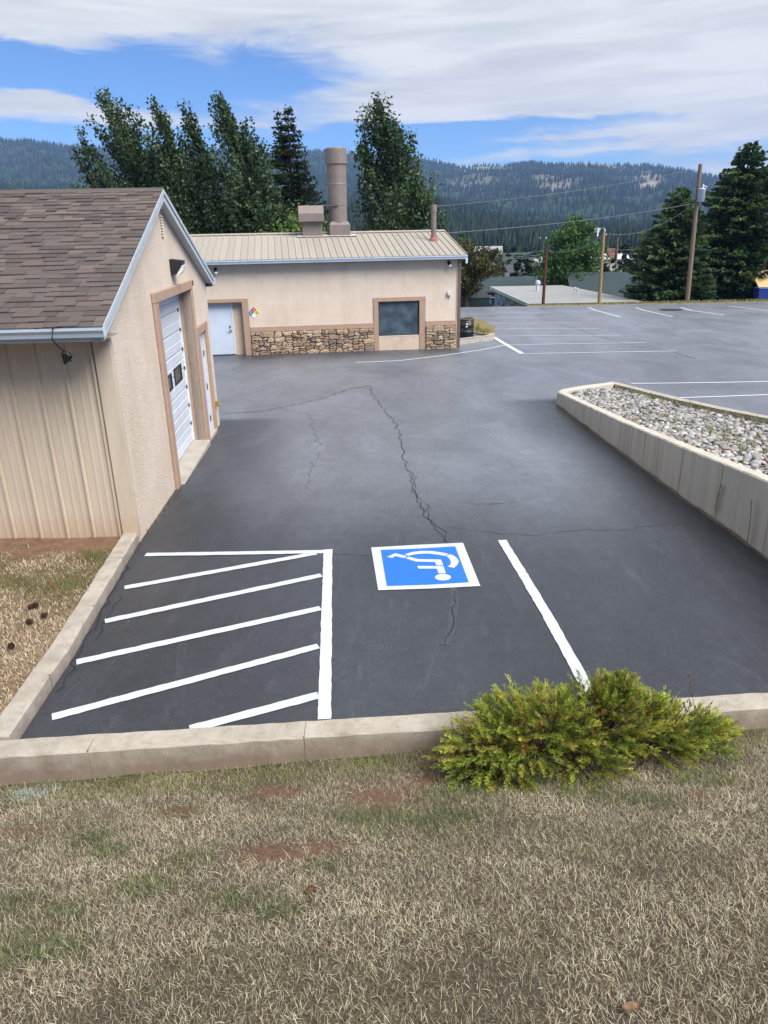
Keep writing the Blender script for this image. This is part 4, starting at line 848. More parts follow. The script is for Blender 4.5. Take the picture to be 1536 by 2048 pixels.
# ------------------------------------------------------------------ grass, shrub, cobbles
def hit_lawn(x, y):
    r = ray(x, y); t = 1.0
    for _ in range(60):
        p = C0 + r * t; t += (p.z - float(zlawn(p.x, p.y))) / (-r.z) * .6
    return C0 + r * t
nr = np.random.default_rng(5)
def pick(pal, n, jit=.12):
    c = np.array([lin(p)[:3] for p in pal])[nr.integers(0, len(pal), n)]; return c * (1 + nr.normal(0, jit, (n, 1))).clip(.5, 1.5)
def blades(name, P, L, W, tilt, col, mat='blade', parent=None, bend=.5, azi=None):
    """curved tapering blades: P roots (n,3), L lengths, W widths, tilt from vertical (rad)"""
    n = len(P); a = nr.uniform(0, 2 * np.pi, n) if azi is None else azi; d = np.stack([np.cos(a), np.sin(a), np.zeros(n)], 1); s = np.stack([-np.sin(a), np.cos(a), np.zeros(n)], 1)
    up = np.array([0, 0, 1.0]); st, ct = np.sin(tilt)[:, None], np.cos(tilt)[:, None]; t2 = np.clip(tilt + bend * nr.uniform(.2, 1.2, n), 0, 1.75); s2, c2 = np.sin(t2)[:, None], np.cos(t2)[:, None]
    h = (L * .55)[:, None]; g = (L * .45)[:, None]; w = (W * .5)[:, None]
    m = P + (d * st + up * ct) * h; tip = m + (d * s2 + up * c2) * g
    tw = s * np.cos(.6) + (d * ct - up * st) * .55 * nr.uniform(-1, 1, n)[:, None]
    V = np.stack([P - s * w, P + s * w, m + tw * w * .85, m - tw * w * .85, tip], 1).reshape(-1, 3); b = (np.arange(n) * 5)[:, None]
    F = np.concatenate([b + np.array([0, 1, 2]), b + np.array([0, 2, 3]), b + np.array([3, 2, 4])], 1).ravel()
    return nmesh(name, V, F, 3, mat, parent, np.repeat(col, 5, 0))
STRAW = [(204, 194, 166), (190, 178, 148), (176, 163, 135), (216, 208, 182), (160, 146, 120), (144, 129, 107), (184, 177, 156)]
def build_grass():
    greens = [(300, 1775, .16), (140, 1820, .12), (215, 1700, .12), (375, 1722, .13), (480, 1800, .12), (640, 1730, .1), (60, 1895, .2), (180, 1680, .14), (350, 1630, .14), (1290, 1600, .16), (1180, 1590, .18), (900, 1590, .22), (1040, 1565, .16), (560, 1540, .22), (250, 1545, .2), (760, 1525, .16), (100, 1555, .15), (570, 1825, .1), (30, 1810, .12), (1400, 1560, .2), (900, 1640, .2), (760, 1640, .25), (120, 1900, .13)]
    reds = [(760, 1590, .26), (555, 1588, .18), (540, 1710, .18), (650, 1695, .12), (350, 1625, .12), (60, 1660, .15), (850, 1560, .14), (1400, 1590, .1)]
    G = [(hit_lawn(x, y), r) for x, y, r in greens]; Rr = [(hit_lawn(x, y), r) for x, y, r in reds]
    def field(L_, X, Y):
        f = np.zeros(len(X))
        for p, r in L_: f = np.maximum(f, np.exp(-(((X - p.x) / r) ** 2 + ((Y - p.y) / (r * .8)) ** 2) + .8 * noise2(X * 9, Y * 9, 3)))
        return f
    # dense thatch: more blades where the bank comes close to the lens
    lw = bpy.data.objects['lawn_bank']; nv = len(lw.data.vertices); co = np.zeros(nv * 3, np.float32); lw.data.vertices.foreach_get('co', co); co = co.reshape(-1, 3)
    rf = np.clip(field(Rr, co[:, 0], co[:, 1]) * 1.4, 0, 1)[:, None]; c4 = np.ones((nv, 4), np.float32); c4[:, :3] = np.array(lin((106, 97, 82))[:3]) * (1 - rf) + np.array(lin((132, 102, 84))[:3]) * rf
    lw.data.color_attributes.new('Col', 'FLOAT_COLOR', 'POINT').data.foreach_set('color', c4.ravel())
    n = 880000; X = nr.uniform(-6.2, 6.2, n); Y = nr.uniform(.6, 5.3, n)
    keep = (Y < curb_near(X) - .01) & (np.abs(X) < .62 * np.maximum(Y, .1) + 2.9) & ((np.abs(X) < .60 * Y + .45) | (nr.uniform(0, 1, n) < .5)) & ((Y > 1.35) | (nr.uniform(0, 1, n) < .5))
    dens = 1.0 - .82 * np.clip(field(Rr, X, Y) * 1.2, 0, 1) - .45 * np.clip(noise2(X * 2.2, Y * 2.2, 9), 0, 1)
    keep &= nr.uniform(0, 1, n) < dens; X, Y = X[keep], Y[keep]; n = len(X)
    col = pick(STRAW, n, .14); patch = noise2(X * 1.1, Y * 1.3, 6); gg = field(G, X, Y) * 1.2
    grey = (patch > .15) & (nr.uniform(0, 1, n) < .45); col[grey] = pick([(140, 134, 108), (122, 122, 94), (150, 144, 120), (108, 112, 82)], grey.sum(), .12)
    dark = nr.uniform(0, 1, n) < .27; col[dark] = pick([(112, 90, 68), (96, 80, 62), (124, 104, 80)], dark.sum(), .15)
    gr = nr.uniform(0, 1, n) < np.clip(gg * .8, 0, .6); col[gr] = pick([(84, 104, 54), (100, 116, 64), (70, 90, 48), (122, 132, 84), (150, 146, 104)], gr.sum(), .15)
    edge = (curb_near(X) - Y < .35) & (nr.uniform(0, 1, n) < .35); col[edge] = pick([(140, 146, 84), (112, 130, 66), (188, 176, 128)], edge.sum(), .12)
    col *= (1 + .22 * noise2(X * 3.1, Y * 3.7, 12) + .12 * noise2(X * 11, Y * 13, 13))[:, None].clip(.6, 1.4) * .88
    L = nr.uniform(.016, .054, n) * (1 + .35 * (gr | edge)); W = nr.uniform(.0011, .0028, n); lng = nr.uniform(0, 1, n) < .02; L[lng] *= 2.0; tilt = nr.uniform(.25, 1.5, n); tilt[gr | edge] = nr.uniform(.1, .9, (gr | edge).sum())
    tag(blades('dry_grass', np.stack([X, Y, zlawn(X, Y) - .004], 1), L, W, tilt, col), 'dry straw coloured grass with green tufts covering the bank', 'grass', kind='stuff')
    # planting bed behind the left kerb: thin turf, green beyond, bare near the siding
    n = 34000; X = nr.uniform(-5.3, -3.27, n); Y = nr.uniform(4.9, 9.05, n); f = np.clip((8.65 - Y + .3 * noise2(X * 3, Y * 3, 1)) / .45, 0, 1); lim = np.interp(Y, [4.79, 6.2, 9.25], [-3.27, -3.32, -3.55]); keep = (nr.uniform(0, 1, n) < f) & (X < lim)
    X, Y = X[keep], Y[keep]; n = len(X); Z = .09 + .03 * np.clip(-(X + 3.5), 0, 3) + .012 * noise2(X * 2, Y * 2, 5)
    col = pick(STRAW[:6] + [(140, 124, 88)], n, .12); g = np.clip((Y - 6.7) / 1.0, 0, 1) * np.clip(.6 + noise2(X * 2.5, Y * 2.5, 8), 0, 1); q = nr.uniform(0, 1, n) < g * 1.1
    col[q] = pick([(72, 96, 42), (88, 108, 52), (60, 84, 38), (104, 112, 62)], q.sum(), .15)
    tag(blades('bed_grass', np.stack([X, Y, Z - .003], 1), nr.uniform(.03, .07, n), nr.uniform(.003, .006, n), nr.uniform(.2, 1.3, n), col), 'thin green and straw grass in the bed left of the hatched bay', 'grass', kind='stuff')
    # weeds along wall feet, kerbs and the island
    P = []; C = []; Ls = []
    def tuft(p, k, l, pal):
        q = np.array(p)[None] + nr.normal(0, 1, (k, 3)) * np.array([.04, .04, 0]); P.append(q); C.append(pick(pal, k)); Ls.append(nr.uniform(.4, 1, k) * l)
    GW = [(112, 124, 70), (142, 142, 92), (88, 106, 52), (166, 152, 110)]
    for t in np.linspace(0, 1, 26):
        y = 10.6 + t * 8.2; x = np.interp(y, [10.5, 14.75, 17.1, 19.75], [9.9, 8.05, 7.05, 6.15]) - .15 - abs(nr.normal(0, .1)); tuft((x, y, zg(y) + .16), 26, .26, GW)
    for px, py, s in ((1420, 850, .9), (1445, 900, 1), (1480, 925, .8), (1300, 812, 1), (1330, 825, 1), (1285, 830, .8), (1420, 870, 1), (1440, 880, 1), (1470, 890, 1), (1500, 905, 1), (1390, 835, .8), (1460, 865, .9), (1515, 880, 1), (1270, 845, .6), (1530, 930, 1), (1250, 830, .5), (1350, 842, .7)):
        q = onz(px, py, .25); tuft((q.x, q.y, island_z(q.x, q.y)), 45, .2 * s, GW)
    for px, py in ((948, 660), (955, 663), (962, 666), (970, 668), (940, 655), (975, 670)):
        q = gnd(px, py); 
        for _ in range(5): tuft((q.x + nr.normal(0, .3), q.y + nr.normal(0, .4), zg(q.y) + .05), 30, .28, [(96, 104, 58), (132, 124, 78), (80, 92, 48)])
    F = Frame(gnd(280, 1084), 3.4)
    for v in np.linspace(.05, 2.2, 16): q = F.m @ Vector((.03, v, 0)); tuft((q.x, q.y, zg(q.y)), 9, .07, [(120, 104, 66), (96, 96, 54), (146, 120, 76)])
    P = np.concatenate(P); n = len(P); tag(blades('weeds', P, np.concatenate(Ls), nr.uniform(.004, .009, n), nr.uniform(.05, .8, n), np.concatenate(C)), 'weeds and grass tufts along kerbs and walls', 'weeds', kind='stuff')
def island_z(x, y):
    xw = np.interp(y, [5.3, 8.2, 10.24, 13.35, 18.0, 19.3], [5.2, 4.97, 4.84, 4.74, 4.60, 5.6]); xk = np.interp(y, [10.5, 14.75, 17.1, 19.75], [9.9, 8.05, 7.05, 6.15])
    zt = np.interp(y, [4.0, 8.3, 10.3, 13.35, 18.1, 19], [1.15, .93, .74, .43, .02, -.04]) - .09; zk = -SLOPE * max(0, y - 9.1) + .13; t = min(1, max(0, (x - xw) / max(.2, xk - xw)))
    return float(zt + (zk - zt) * t)
def build_island():
    ys = np.linspace(6, 19.4, 50); m = MB(); rows = []
    for y in ys:
        a = np.interp(y, [5.3, 8.2, 10.24, 13.35, 18.0, 18.6, 19.4], [5.1, 4.87, 4.74, 4.64, 4.50, 4.95, 5.9]); b = np.interp(y, [5, 10.5, 14.75, 17.1, 19.75], [12.3, 9.95, 8.1, 7.1, 6.2]); rows.append([(a + (b - a) * k / 8, y, island_z(a + (b - a) * k / 8, y) - .02) for k in range(9)])
    for r0, r1 in zip(rows[:-1], rows[1:]):
        for k in range(8): m.quad(r0[k], r0[k + 1], r1[k + 1], r1[k])
    bed = tag(m.build('gravel_bed', 'gravel_earth', None, True), kind='structure')
    variants = []
    for s in range(8):
        r = random.Random(s); q = MB(); rings = []
        for k, (z, rad) in enumerate(((-.5, .7), (.1, 1.0), (.75, .58))):
            rings.append([(math.cos(2 * math.pi * j / 7) * rad * r.uniform(.85, 1.15), math.sin(2 * math.pi * j / 7) * rad * r.uniform(.85, 1.15), z * r.uniform(.9, 1.1)) for j in range(7)])
        q.loft(rings); me = bpy.data.meshes.new('cobble'); me.from_pydata(q.v, [], q.f); me.materials.append(MATS['cobble']); me.shade_smooth(); variants.append((me, np.array(q.v), q.f))
    cand = []
    for _ in range(12500):
        y = nr.uniform(6.2, 19.1); a = np.interp(y, [5.3, 8.2, 10.24, 13.35, 18.0, 18.6, 19.3], [5.22, 4.99, 4.86, 4.76, 4.62, 5.1, 6.0]); b = np.interp(y, [5, 10.5, 14.75, 17.1, 19.75], [12.2, 9.8, 7.95, 6.95, 6.1]); x = nr.uniform(a, max(a + .1, b))
        if x > .535 * y + 3.6: continue
        cand.append((x, y))
    # relax by rejection on a hash so stones sit side by side
    cell = {}; pts = []
    for x, y in cand:
        s = nr.choice([.022, .028, .034, .042, .052, .066]); key = (int(x / .1), int(y / .1)); ok = True
        for i in (-1, 0, 1):
            for j in (-1, 0, 1):
                for (u, v, w) in cell.get((key[0] + i, key[1] + j), ()):
                    if (u - x) ** 2 + (v - y) ** 2 < ((w + s) * .72) ** 2: ok = False
        if ok: cell.setdefault(key, []).append((x, y, s)); pts.append((x, y, s))
    # those that show largest stand alone
    def score(p): d = Vector((p[0], p[1], CAMZ - .4)).length; vis = p[0] < .5 * p[1] + .75; return (p[2] / d) * (1 if vis else .05)
    pts.sort(key=score, reverse=True); big, rest = pts[:300], pts[300:]
    for (x, y, s) in big:
        o = mkobj('cobble', variants[nr.integers(0, 8)][0], None, bed); o.location = (x, y, island_z(x, y) + s * .2); o.rotation_euler = (nr.normal(0, .2), nr.normal(0, .2), nr.uniform(0, 6)); o.scale = (s * nr.uniform(.95, 1.5), s * nr.uniform(.8, 1.1), s * nr.uniform(.5, .8))
    V = []; Fc = []; Cc = []; off = 0; pal = [lin(c)[:3] for c in ((104, 103, 103), (146, 143, 138), (170, 168, 164), (132, 133, 136), (188, 184, 176), (142, 128, 116))]
    for (x, y, s) in rest:
        me, v, f = variants[nr.integers(0, 8)]; a = nr.uniform(0, 6); ca, sa = math.cos(a), math.sin(a); w = v * np.array([s * nr.uniform(.95, 1.5), s * nr.uniform(.8, 1.1), s * nr.uniform(.5, .8)])
        V.append(np.stack([w[:, 0] * ca - w[:, 1] * sa + x, w[:, 0] * sa + w[:, 1] * ca + y, w[:, 2] + island_z(x, y) + s * .25], 1)); Cc.append(np.repeat(np.array([pal[nr.integers(0, 6)]]) * nr.uniform(.85, 1.1), len(v), 0))
        for q in f: Fc.append(tuple(i + off for i in q))
        off += len(v)
    me = bpy.data.meshes.new('cobbles'); me.from_pydata(np.concatenate(V).tolist(), [], Fc); a = me.color_attributes.new('Col', 'FLOAT_COLOR', 'POINT'); c4 = np.ones((off, 4), np.float32); c4[:, :3] = np.concatenate(Cc); a.data.foreach_set('color', c4.ravel())
    tag(mkobj('cobbles', me, 'cobble_small', bed, True), kind='stuff')
build_island(); build_grass()

def sprays(name, B, D, L, W, col, mat, parent, planes=2):
    """needle sprays: slim diamonds from B along D; planes = blades per spray"""
    n = len(B); V = []; 
    ref = nr.normal(0, 1, (n, 3)); S = np.cross(D, ref); S /= np.linalg.norm(S, axis=1)[:, None] + 1e-9; T = np.cross(D, S)
    for k in range(planes):
        s = S if k == 0 else T; tip = B + D * L[:, None]; mid = B + D * (L * .45)[:, None]; w = (W * .5)[:, None]
        V.append(np.stack([B, mid + s * w, tip, mid - s * w], 1))
    V = np.concatenate(V).reshape(-1, 3); m = n * planes
    return nmesh(name, V, np.arange(m * 4), 4, mat, parent, np.repeat(np.tile(col, (planes, 1)), 4, 0))
def build_juniper():
    b = hit_lawn(1150, 1545); root = empty('juniper_shrub', (b.x, b.y + .1, b.z), 0, 'spreading yellow green juniper shrub in front of the kerb', 'shrub')
    O = np.array([b.x, b.y + .1, b.z]); scale = (Vector(O) - C0).length / FPX
    # lobes of the mound: (pixel centre, radius px, depth shift)
    lobes = [(1060, 1475, 125, .0), (968, 1500, 90, -.05), (1210, 1450, 115, .12), (1225, 1400, 62, .16), (1310, 1475, 110, .1), (1380, 1470, 88, .12), (1120, 1440, 90, .12), (925, 1540, 66, -.12), (1010, 1545, 90, -.15), (1165, 1530, 95, -.12), (1010, 1440, 60, .1), (1300, 1420, 50, .2), (1430, 1460, 42, .15), (1245, 1370, 34, .16)]
    stems = MB(); Bs = []; Ds = []; Ls = []; Ws = []; Cs = []
    for (px, py, rp, dy) in lobes:
        c = np.array(aty(px, py, O[1] + dy)); r = rp * scale; nb = int(22 + (rp / 100) ** 2 * 78)
        for _ in range(nb):
            v = nr.normal(0, 1, 3); v[2] = abs(v[2]) * .8 + .05; v /= np.linalg.norm(v); tip = c + v * r * np.array([1, 1.0, .8]) * nr.uniform(.62, 1.0)
            zmin = float(zlawn(tip[0], min(tip[1], float(curb_near(tip[0]))))) + .03; 
            if tip[1] > curb_near(tip[0]) - .02: zmin = .18
            tip[2] = max(tip[2], zmin); start = c * .55 + np.array([O[0] + (c[0] - O[0]) * .7, O[1], O[2]]) * .45
            if nr.uniform() < .22: stems.tube([start, (start + tip) / 2 + nr.normal(0, .02, 3), start * .2 + tip * .8], [.009, .006, .003], 5)
            d = tip - start; ln = np.linalg.norm(d); d /= ln; d = d * .9 + np.array([0, -.12, .06]); d /= np.linalg.norm(d)
            k = nr.integers(40, 60); pl = nr.uniform(.13, .26); uu = nr.uniform(0, 1, k); arch = np.array([0, 0, -.03]); p = tip + d * ((uu - .75) * pl)[:, None] + arch * (uu ** 2)[:, None] + nr.normal(0, .004, (k, 3)); side = nr.normal(0, 1, (k, 3)); side -= (side @ d)[:, None] * d; side /= np.linalg.norm(side, axis=1)[:, None]
            dd = d * nr.uniform(.6, 1.0, (k, 1)) + side * nr.uniform(.3, .7, (k, 1)); dd /= np.linalg.norm(dd, axis=1)[:, None]
            base = pick([(164, 172, 72), (146, 160, 68), (184, 184, 90), (126, 144, 62), (172, 166, 78)], 1, .12)
            if nr.uniform() < .03: base = pick([(142, 104, 56), (120, 92, 54)], 1)
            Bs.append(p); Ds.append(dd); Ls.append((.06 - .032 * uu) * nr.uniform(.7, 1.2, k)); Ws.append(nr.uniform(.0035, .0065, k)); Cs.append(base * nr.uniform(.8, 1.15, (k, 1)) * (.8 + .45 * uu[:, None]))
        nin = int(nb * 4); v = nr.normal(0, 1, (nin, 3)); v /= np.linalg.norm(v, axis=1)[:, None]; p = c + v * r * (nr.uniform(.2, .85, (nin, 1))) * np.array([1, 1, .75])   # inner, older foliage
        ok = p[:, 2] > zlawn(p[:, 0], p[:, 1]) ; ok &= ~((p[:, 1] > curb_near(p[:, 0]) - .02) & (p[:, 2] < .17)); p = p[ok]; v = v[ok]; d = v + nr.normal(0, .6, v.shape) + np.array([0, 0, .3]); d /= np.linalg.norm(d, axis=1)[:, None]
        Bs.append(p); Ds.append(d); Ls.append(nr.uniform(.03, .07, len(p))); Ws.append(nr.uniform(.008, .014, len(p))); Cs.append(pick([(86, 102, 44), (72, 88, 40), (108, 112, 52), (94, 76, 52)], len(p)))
    st = stems.build('stems', 'bark', root); st.matrix_parent_inverse = root.matrix_basis.inverted()
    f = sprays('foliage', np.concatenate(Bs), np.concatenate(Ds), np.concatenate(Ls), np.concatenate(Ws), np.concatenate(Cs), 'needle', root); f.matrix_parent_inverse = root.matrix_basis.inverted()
build_juniper()
def build_litter():
    def cone(px, py, s, label, mat, bed=False, rz=0.0, nm='pine_cone'):
        p = onz(px, py, .13) if bed else hit_lawn(px, py); m = MB(); r = random.Random(px)
        m.lathe([(.1, 0), (.3, .15), (.42, .45), (.36, .8), (.2, 1.15), (.05, 1.35)], (0, 0, 0), 10)
        for k in range(46):                                             # scales in a spiral
            t = k / 46; a = k * 2.4; rad = .34 * math.sin(math.pi * (.12 + .8 * t)) + .08; c = Vector((math.cos(a) * rad, math.sin(a) * rad, t * 1.3)); o = Vector((math.cos(a), math.sin(a), .5)).normalized(); q = Vector((-math.sin(a), math.cos(a), 0))
            m.quad(c - q * .13, c + q * .13, c + o * .24 + q * .06, c + o * .24 - q * .06)
        o = m.build(nm, mat, None); o.scale = (s, s, s); o.rotation_euler = (R(84), r.uniform(-.2, .2), rz); o.location = (p.x, p.y, p.z + s * .3); tag(o, label, 'pine cone')
    cone(612, 1790, .04, 'brown open pine cone lying in the dry grass of the bank', 'pine_cone_fresh', rz=2.2)
    for px, py, lb, rz in ((23, 1292, 'dark pine cone nearest to the left edge of the photo', .4), (53, 1246, 'larger dark pine cone in the bed, in front of the row of three', 1.3), (82, 1234, 'dark pine cone in the bed closest to the kerb', 1.9), (56, 1219, 'dark pine cone in the bed behind the larger one', 2.5), (68, 1211, 'farthest dark pine cone in the bed', .9)):
        cone(px, py, .055, lb, 'pine_cone', True, rz)
    p = hit_lawn(1262, 2026); m = MB(); G_ = [[Vector((.034 * (i / 5 - 1) * 1.0, .017 * j / 2 * math.sin(math.pi * (i + .6) / 11), .022 + .010 * abs(j) * .6 + .004 * math.sin(i * 1.1 + j))) for j in range(-2, 3)] for i in range(11)]
    for i in range(10):
        for j in range(4): m.quad(G_[i][j], G_[i + 1][j], G_[i + 1][j + 1], G_[i][j + 1])
    m.tube([Vector((-.034, 0, .022)), Vector((-.05, .004, .02))], .0012, 4)
    o = m.build('dead_leaf', 'dead_leaf', None); o.location = p; tag(o, 'curled brown dead leaf at the bottom edge of the grass', 'leaf')
    p = hit_lawn(62, 1594); n = 500; q = nr.normal(0, 1, (n, 2)) * np.array([.09, .04]); P = np.stack([q[:, 0] + p.x, q[:, 1] + p.y, np.full(n, p.z)], 1)
    sp = empty('sage_plant', p, 0, 'small silver grey plant in the grass at the left, by the kerb', 'plant'); P -= np.array(p)
    tag(blades('foliage', P, nr.uniform(.03, .07, n), nr.uniform(.004, .007, n), nr.uniform(.1, 1, n), pick([(150, 154, 142), (134, 140, 128), (166, 168, 156)], n), parent=sp), kind='stuff')
    p = hit_lawn(1374, 1440); m = MB(); b = Vector((p.x, float(curb_near(p.x)) - .05, 0)); b.z = float(zlawn(b.x, b.y)); top = aty(1378, 1345, b.y)
    m.tube([b, b.lerp(top, .5) + Vector((.01, 0, 0)), top], [.003, .0025, .0015], 5)
    for k in range(26):
        c = b.lerp(top, .62 + .36 * k / 26); a = k * 2.4; m.tube([c, c + Vector((math.cos(a) * .02, math.sin(a) * .02, .025))], [.003, .001], 4)
    tag(m.build('seed_stalk', 'pole_wood', None), 'thin dry seed stalk standing behind the juniper shrub', 'plant')
build_litter()

# ------------------------------------------------------------------ trees
def leafy_tree(name, base, H, prof, nleaf, size, pal, label, wind=0.0, trunk_r=.16, bark='pale_bark', seed=0, upsweep=1.0, spread=.3, t0=.12, nlimb=70):
    """tapered trunk with limbs; leaves hang in clusters along the limbs. prof: [(t, half width)], wind leans the top in x"""
    global nr
    nr = np.random.default_rng(100 + seed); root = empty(name, base, 0, label, 'tree'); tz = np.array([p[0] for p in prof]); tw = np.array([p[1] for p in prof])
    ax = lambda t: np.array([wind * t ** 2.2 * H + .12 * math.sin(t * 7 + seed), .1 * math.sin(t * 5 + seed), t * H])
    tr = MB(); tr.tube([Vector(ax(t)) for t in np.linspace(0, .97, 12)], [trunk_r * (1 - t) ** .8 + .015 for t in np.linspace(0, .97, 12)], 8); tr.build('trunk', bark, root)
    lm = MB(); P = []; Cc = []; per = nleaf // nlimb
    for k in range(nlimb):
        t = t0 + (1 - t0) * (k + nr.uniform(0, 1)) / nlimb; s = ax(max(.02, t - .13 * upsweep)); a = nr.uniform(0, 2 * math.pi); w = np.interp(t, tz, tw) * (nr.uniform(.35, 1.0) ** .6)
        e = ax(t) + np.array([math.cos(a) * w + wind * w * .8, math.sin(a) * w * .85, .25 * w * upsweep]); mid = (s + e) / 2 + np.array([math.cos(a) * .12 * w, math.sin(a) * .12 * w, -.06 * w])
        lm.tube([s, mid, e], [.05 * (1 - t) + .018, .022, .008], 5)
        n = int(per * nr.uniform(.6, 1.4) * (.45 + .9 * w / tw.max())); u = nr.uniform(.25, 1.06, n)[:, None]; q = (1 - u) ** 2 * s + 2 * u * (1 - u) * mid + u * u * e
        ncl = max(3, n // 14); cl = nr.normal(0, spread, (ncl, 3)) * np.array([1, 1, .8]); q = q + cl[nr.integers(0, ncl, n)] * (.4 + .6 * (1 - t)) + nr.normal(0, spread * .28, (n, 3)); P.append(q)
        c = pick(pal, 1, .12) * nr.uniform(.8, 1.2, (n, 1)); m2 = nr.uniform(0, 1, n) < .35; c[m2] = pick(pal, m2.sum(), .15); Cc.append(c)
    lm.build('limbs', bark, root)
    P = np.concatenate(P); n = len(P); Cc = np.concatenate(Cc); P[:, 2] = np.maximum(P[:, 2], .15)
    a = nr.normal(0, 1, (n, 3)); a /= np.linalg.norm(a, axis=1)[:, None]; b = np.cross(a, nr.normal(0, 1, (n, 3))); b /= np.linalg.norm(b, axis=1)[:, None]; L = (size * nr.uniform(.6, 1.3, n))[:, None]
    V = np.stack([P - a * L * .5, P + b * L * .38, P + a * L * .55, P - b * L * .38], 1).reshape(-1, 3)
    nmesh('crown', V, np.arange(n * 4), 4, 'leaf', root, np.repeat(Cc, 4, 0)); return root
def conifer(name, base, H, prof, label, pal, seed=0, nwhorl=30, per=9, droop=.25, leader=None, spray=.34, lean=0.0, wind=0.0, density=1.0, t0=.06, trunk_r=.2, rag=.35):
    """whorled boughs carrying needle sprays; leader = list of (x offset, extra height) for forked tops"""
    global nr
    nr = np.random.default_rng(300 + seed); root = empty(name, base, 0, label, 'tree'); tz = np.array([p[0] for p in prof]); tw = np.array([p[1] for p in prof])
    tr = MB(); tr.tube([(lean * t * H, 0, t * H) for t in np.linspace(0, .98, 10)], [trunk_r * (1 - t) + .02 for t in np.linspace(0, .98, 10)], 8); tr.build('trunk', 'bark', root)
    bm = MB(); B = []; D = []; L = []; W = []; Cc = []
    def bough(s, a, ln, t):
        d0 = np.array([math.cos(a), math.sin(a), 0]); k = max(4, int(ln * 20 * density)); u = nr.uniform(.12, 1.0, k); sag = -droop * u * ln + droop * .9 * ln * u ** 3
        p = s + d0 * (u * ln)[:, None] + np.array([0, 0, 1.0]) * sag[:, None]; side = np.array([-math.sin(a), math.cos(a), 0]); sg = nr.choice([-1, 1], k) * nr.uniform(.0, .32, k) * (1.15 - u) * ln
        p = p + side * sg[:, None] + nr.normal(0, .06, (k, 3)); d = d0 * nr.uniform(.6, 1.1, (k, 1)) + side * (np.sign(sg) * nr.uniform(.1, .8, k))[:, None] + np.array([0, 0, 1.0]) * nr.uniform(-.45, .35, (k, 1)); d /= np.linalg.norm(d, axis=1)[:, None]
        base_c = pick(pal, 1, .12); B.append(p); D.append(d); L.append(spray * nr.uniform(.55, 1.2, k) * (1 - .35 * t)); W.append(spray * nr.uniform(.28, .5, k)); Cc.append(base_c * nr.uniform(.75, 1.25, (k, 1)))
        bm.tube([s, s + d0 * ln * .5 + np.array([0, 0, -droop * .4 * ln]), s + d0 * ln * .9 + np.array([0, 0, -droop * .25 * ln])], [.03 * (1 - t) + .01, .015, .006], 4)
    for w in range(nwhorl):
        t = t0 + (1 - t0) * ((w + nr.uniform(0, .6)) / nwhorl) ** 1.0; r = np.interp(t, tz, tw); n = max(4, int(per * (1.15 - .5 * t)))
        for k in range(n):
            ln = r * nr.uniform(1 - rag, 1.08); bough(np.array([lean * t * H, 0, t * H]) + nr.normal(0, .05, 3), 2 * math.pi * (k + nr.uniform(0, .9)) / n + w, max(.15, ln), t)
    for (dx, z0, z1, r0) in (leader or []):                                # extra tops
        for w in range(12):
            t = w / 12; z = z0 + (z1 - z0) * t
            for k in range(5): bough(np.array([dx + lean * z, 0, z]), nr.uniform(0, 6.28), max(.12, r0 * (1 - t) * nr.uniform(.6, 1.1)), .8)
        bm.tube([(lean * z0, 0, z0 - .6), (dx + lean * z0, 0, z0), (dx + lean * z1, 0, z1)], [.06, .05, .01], 5)
    bm.build('boughs', 'bark', root)
    sprays('crown', np.concatenate(B), np.concatenate(D), np.concatenate(L), np.concatenate(W), np.concatenate(Cc), 'needle', root); return root
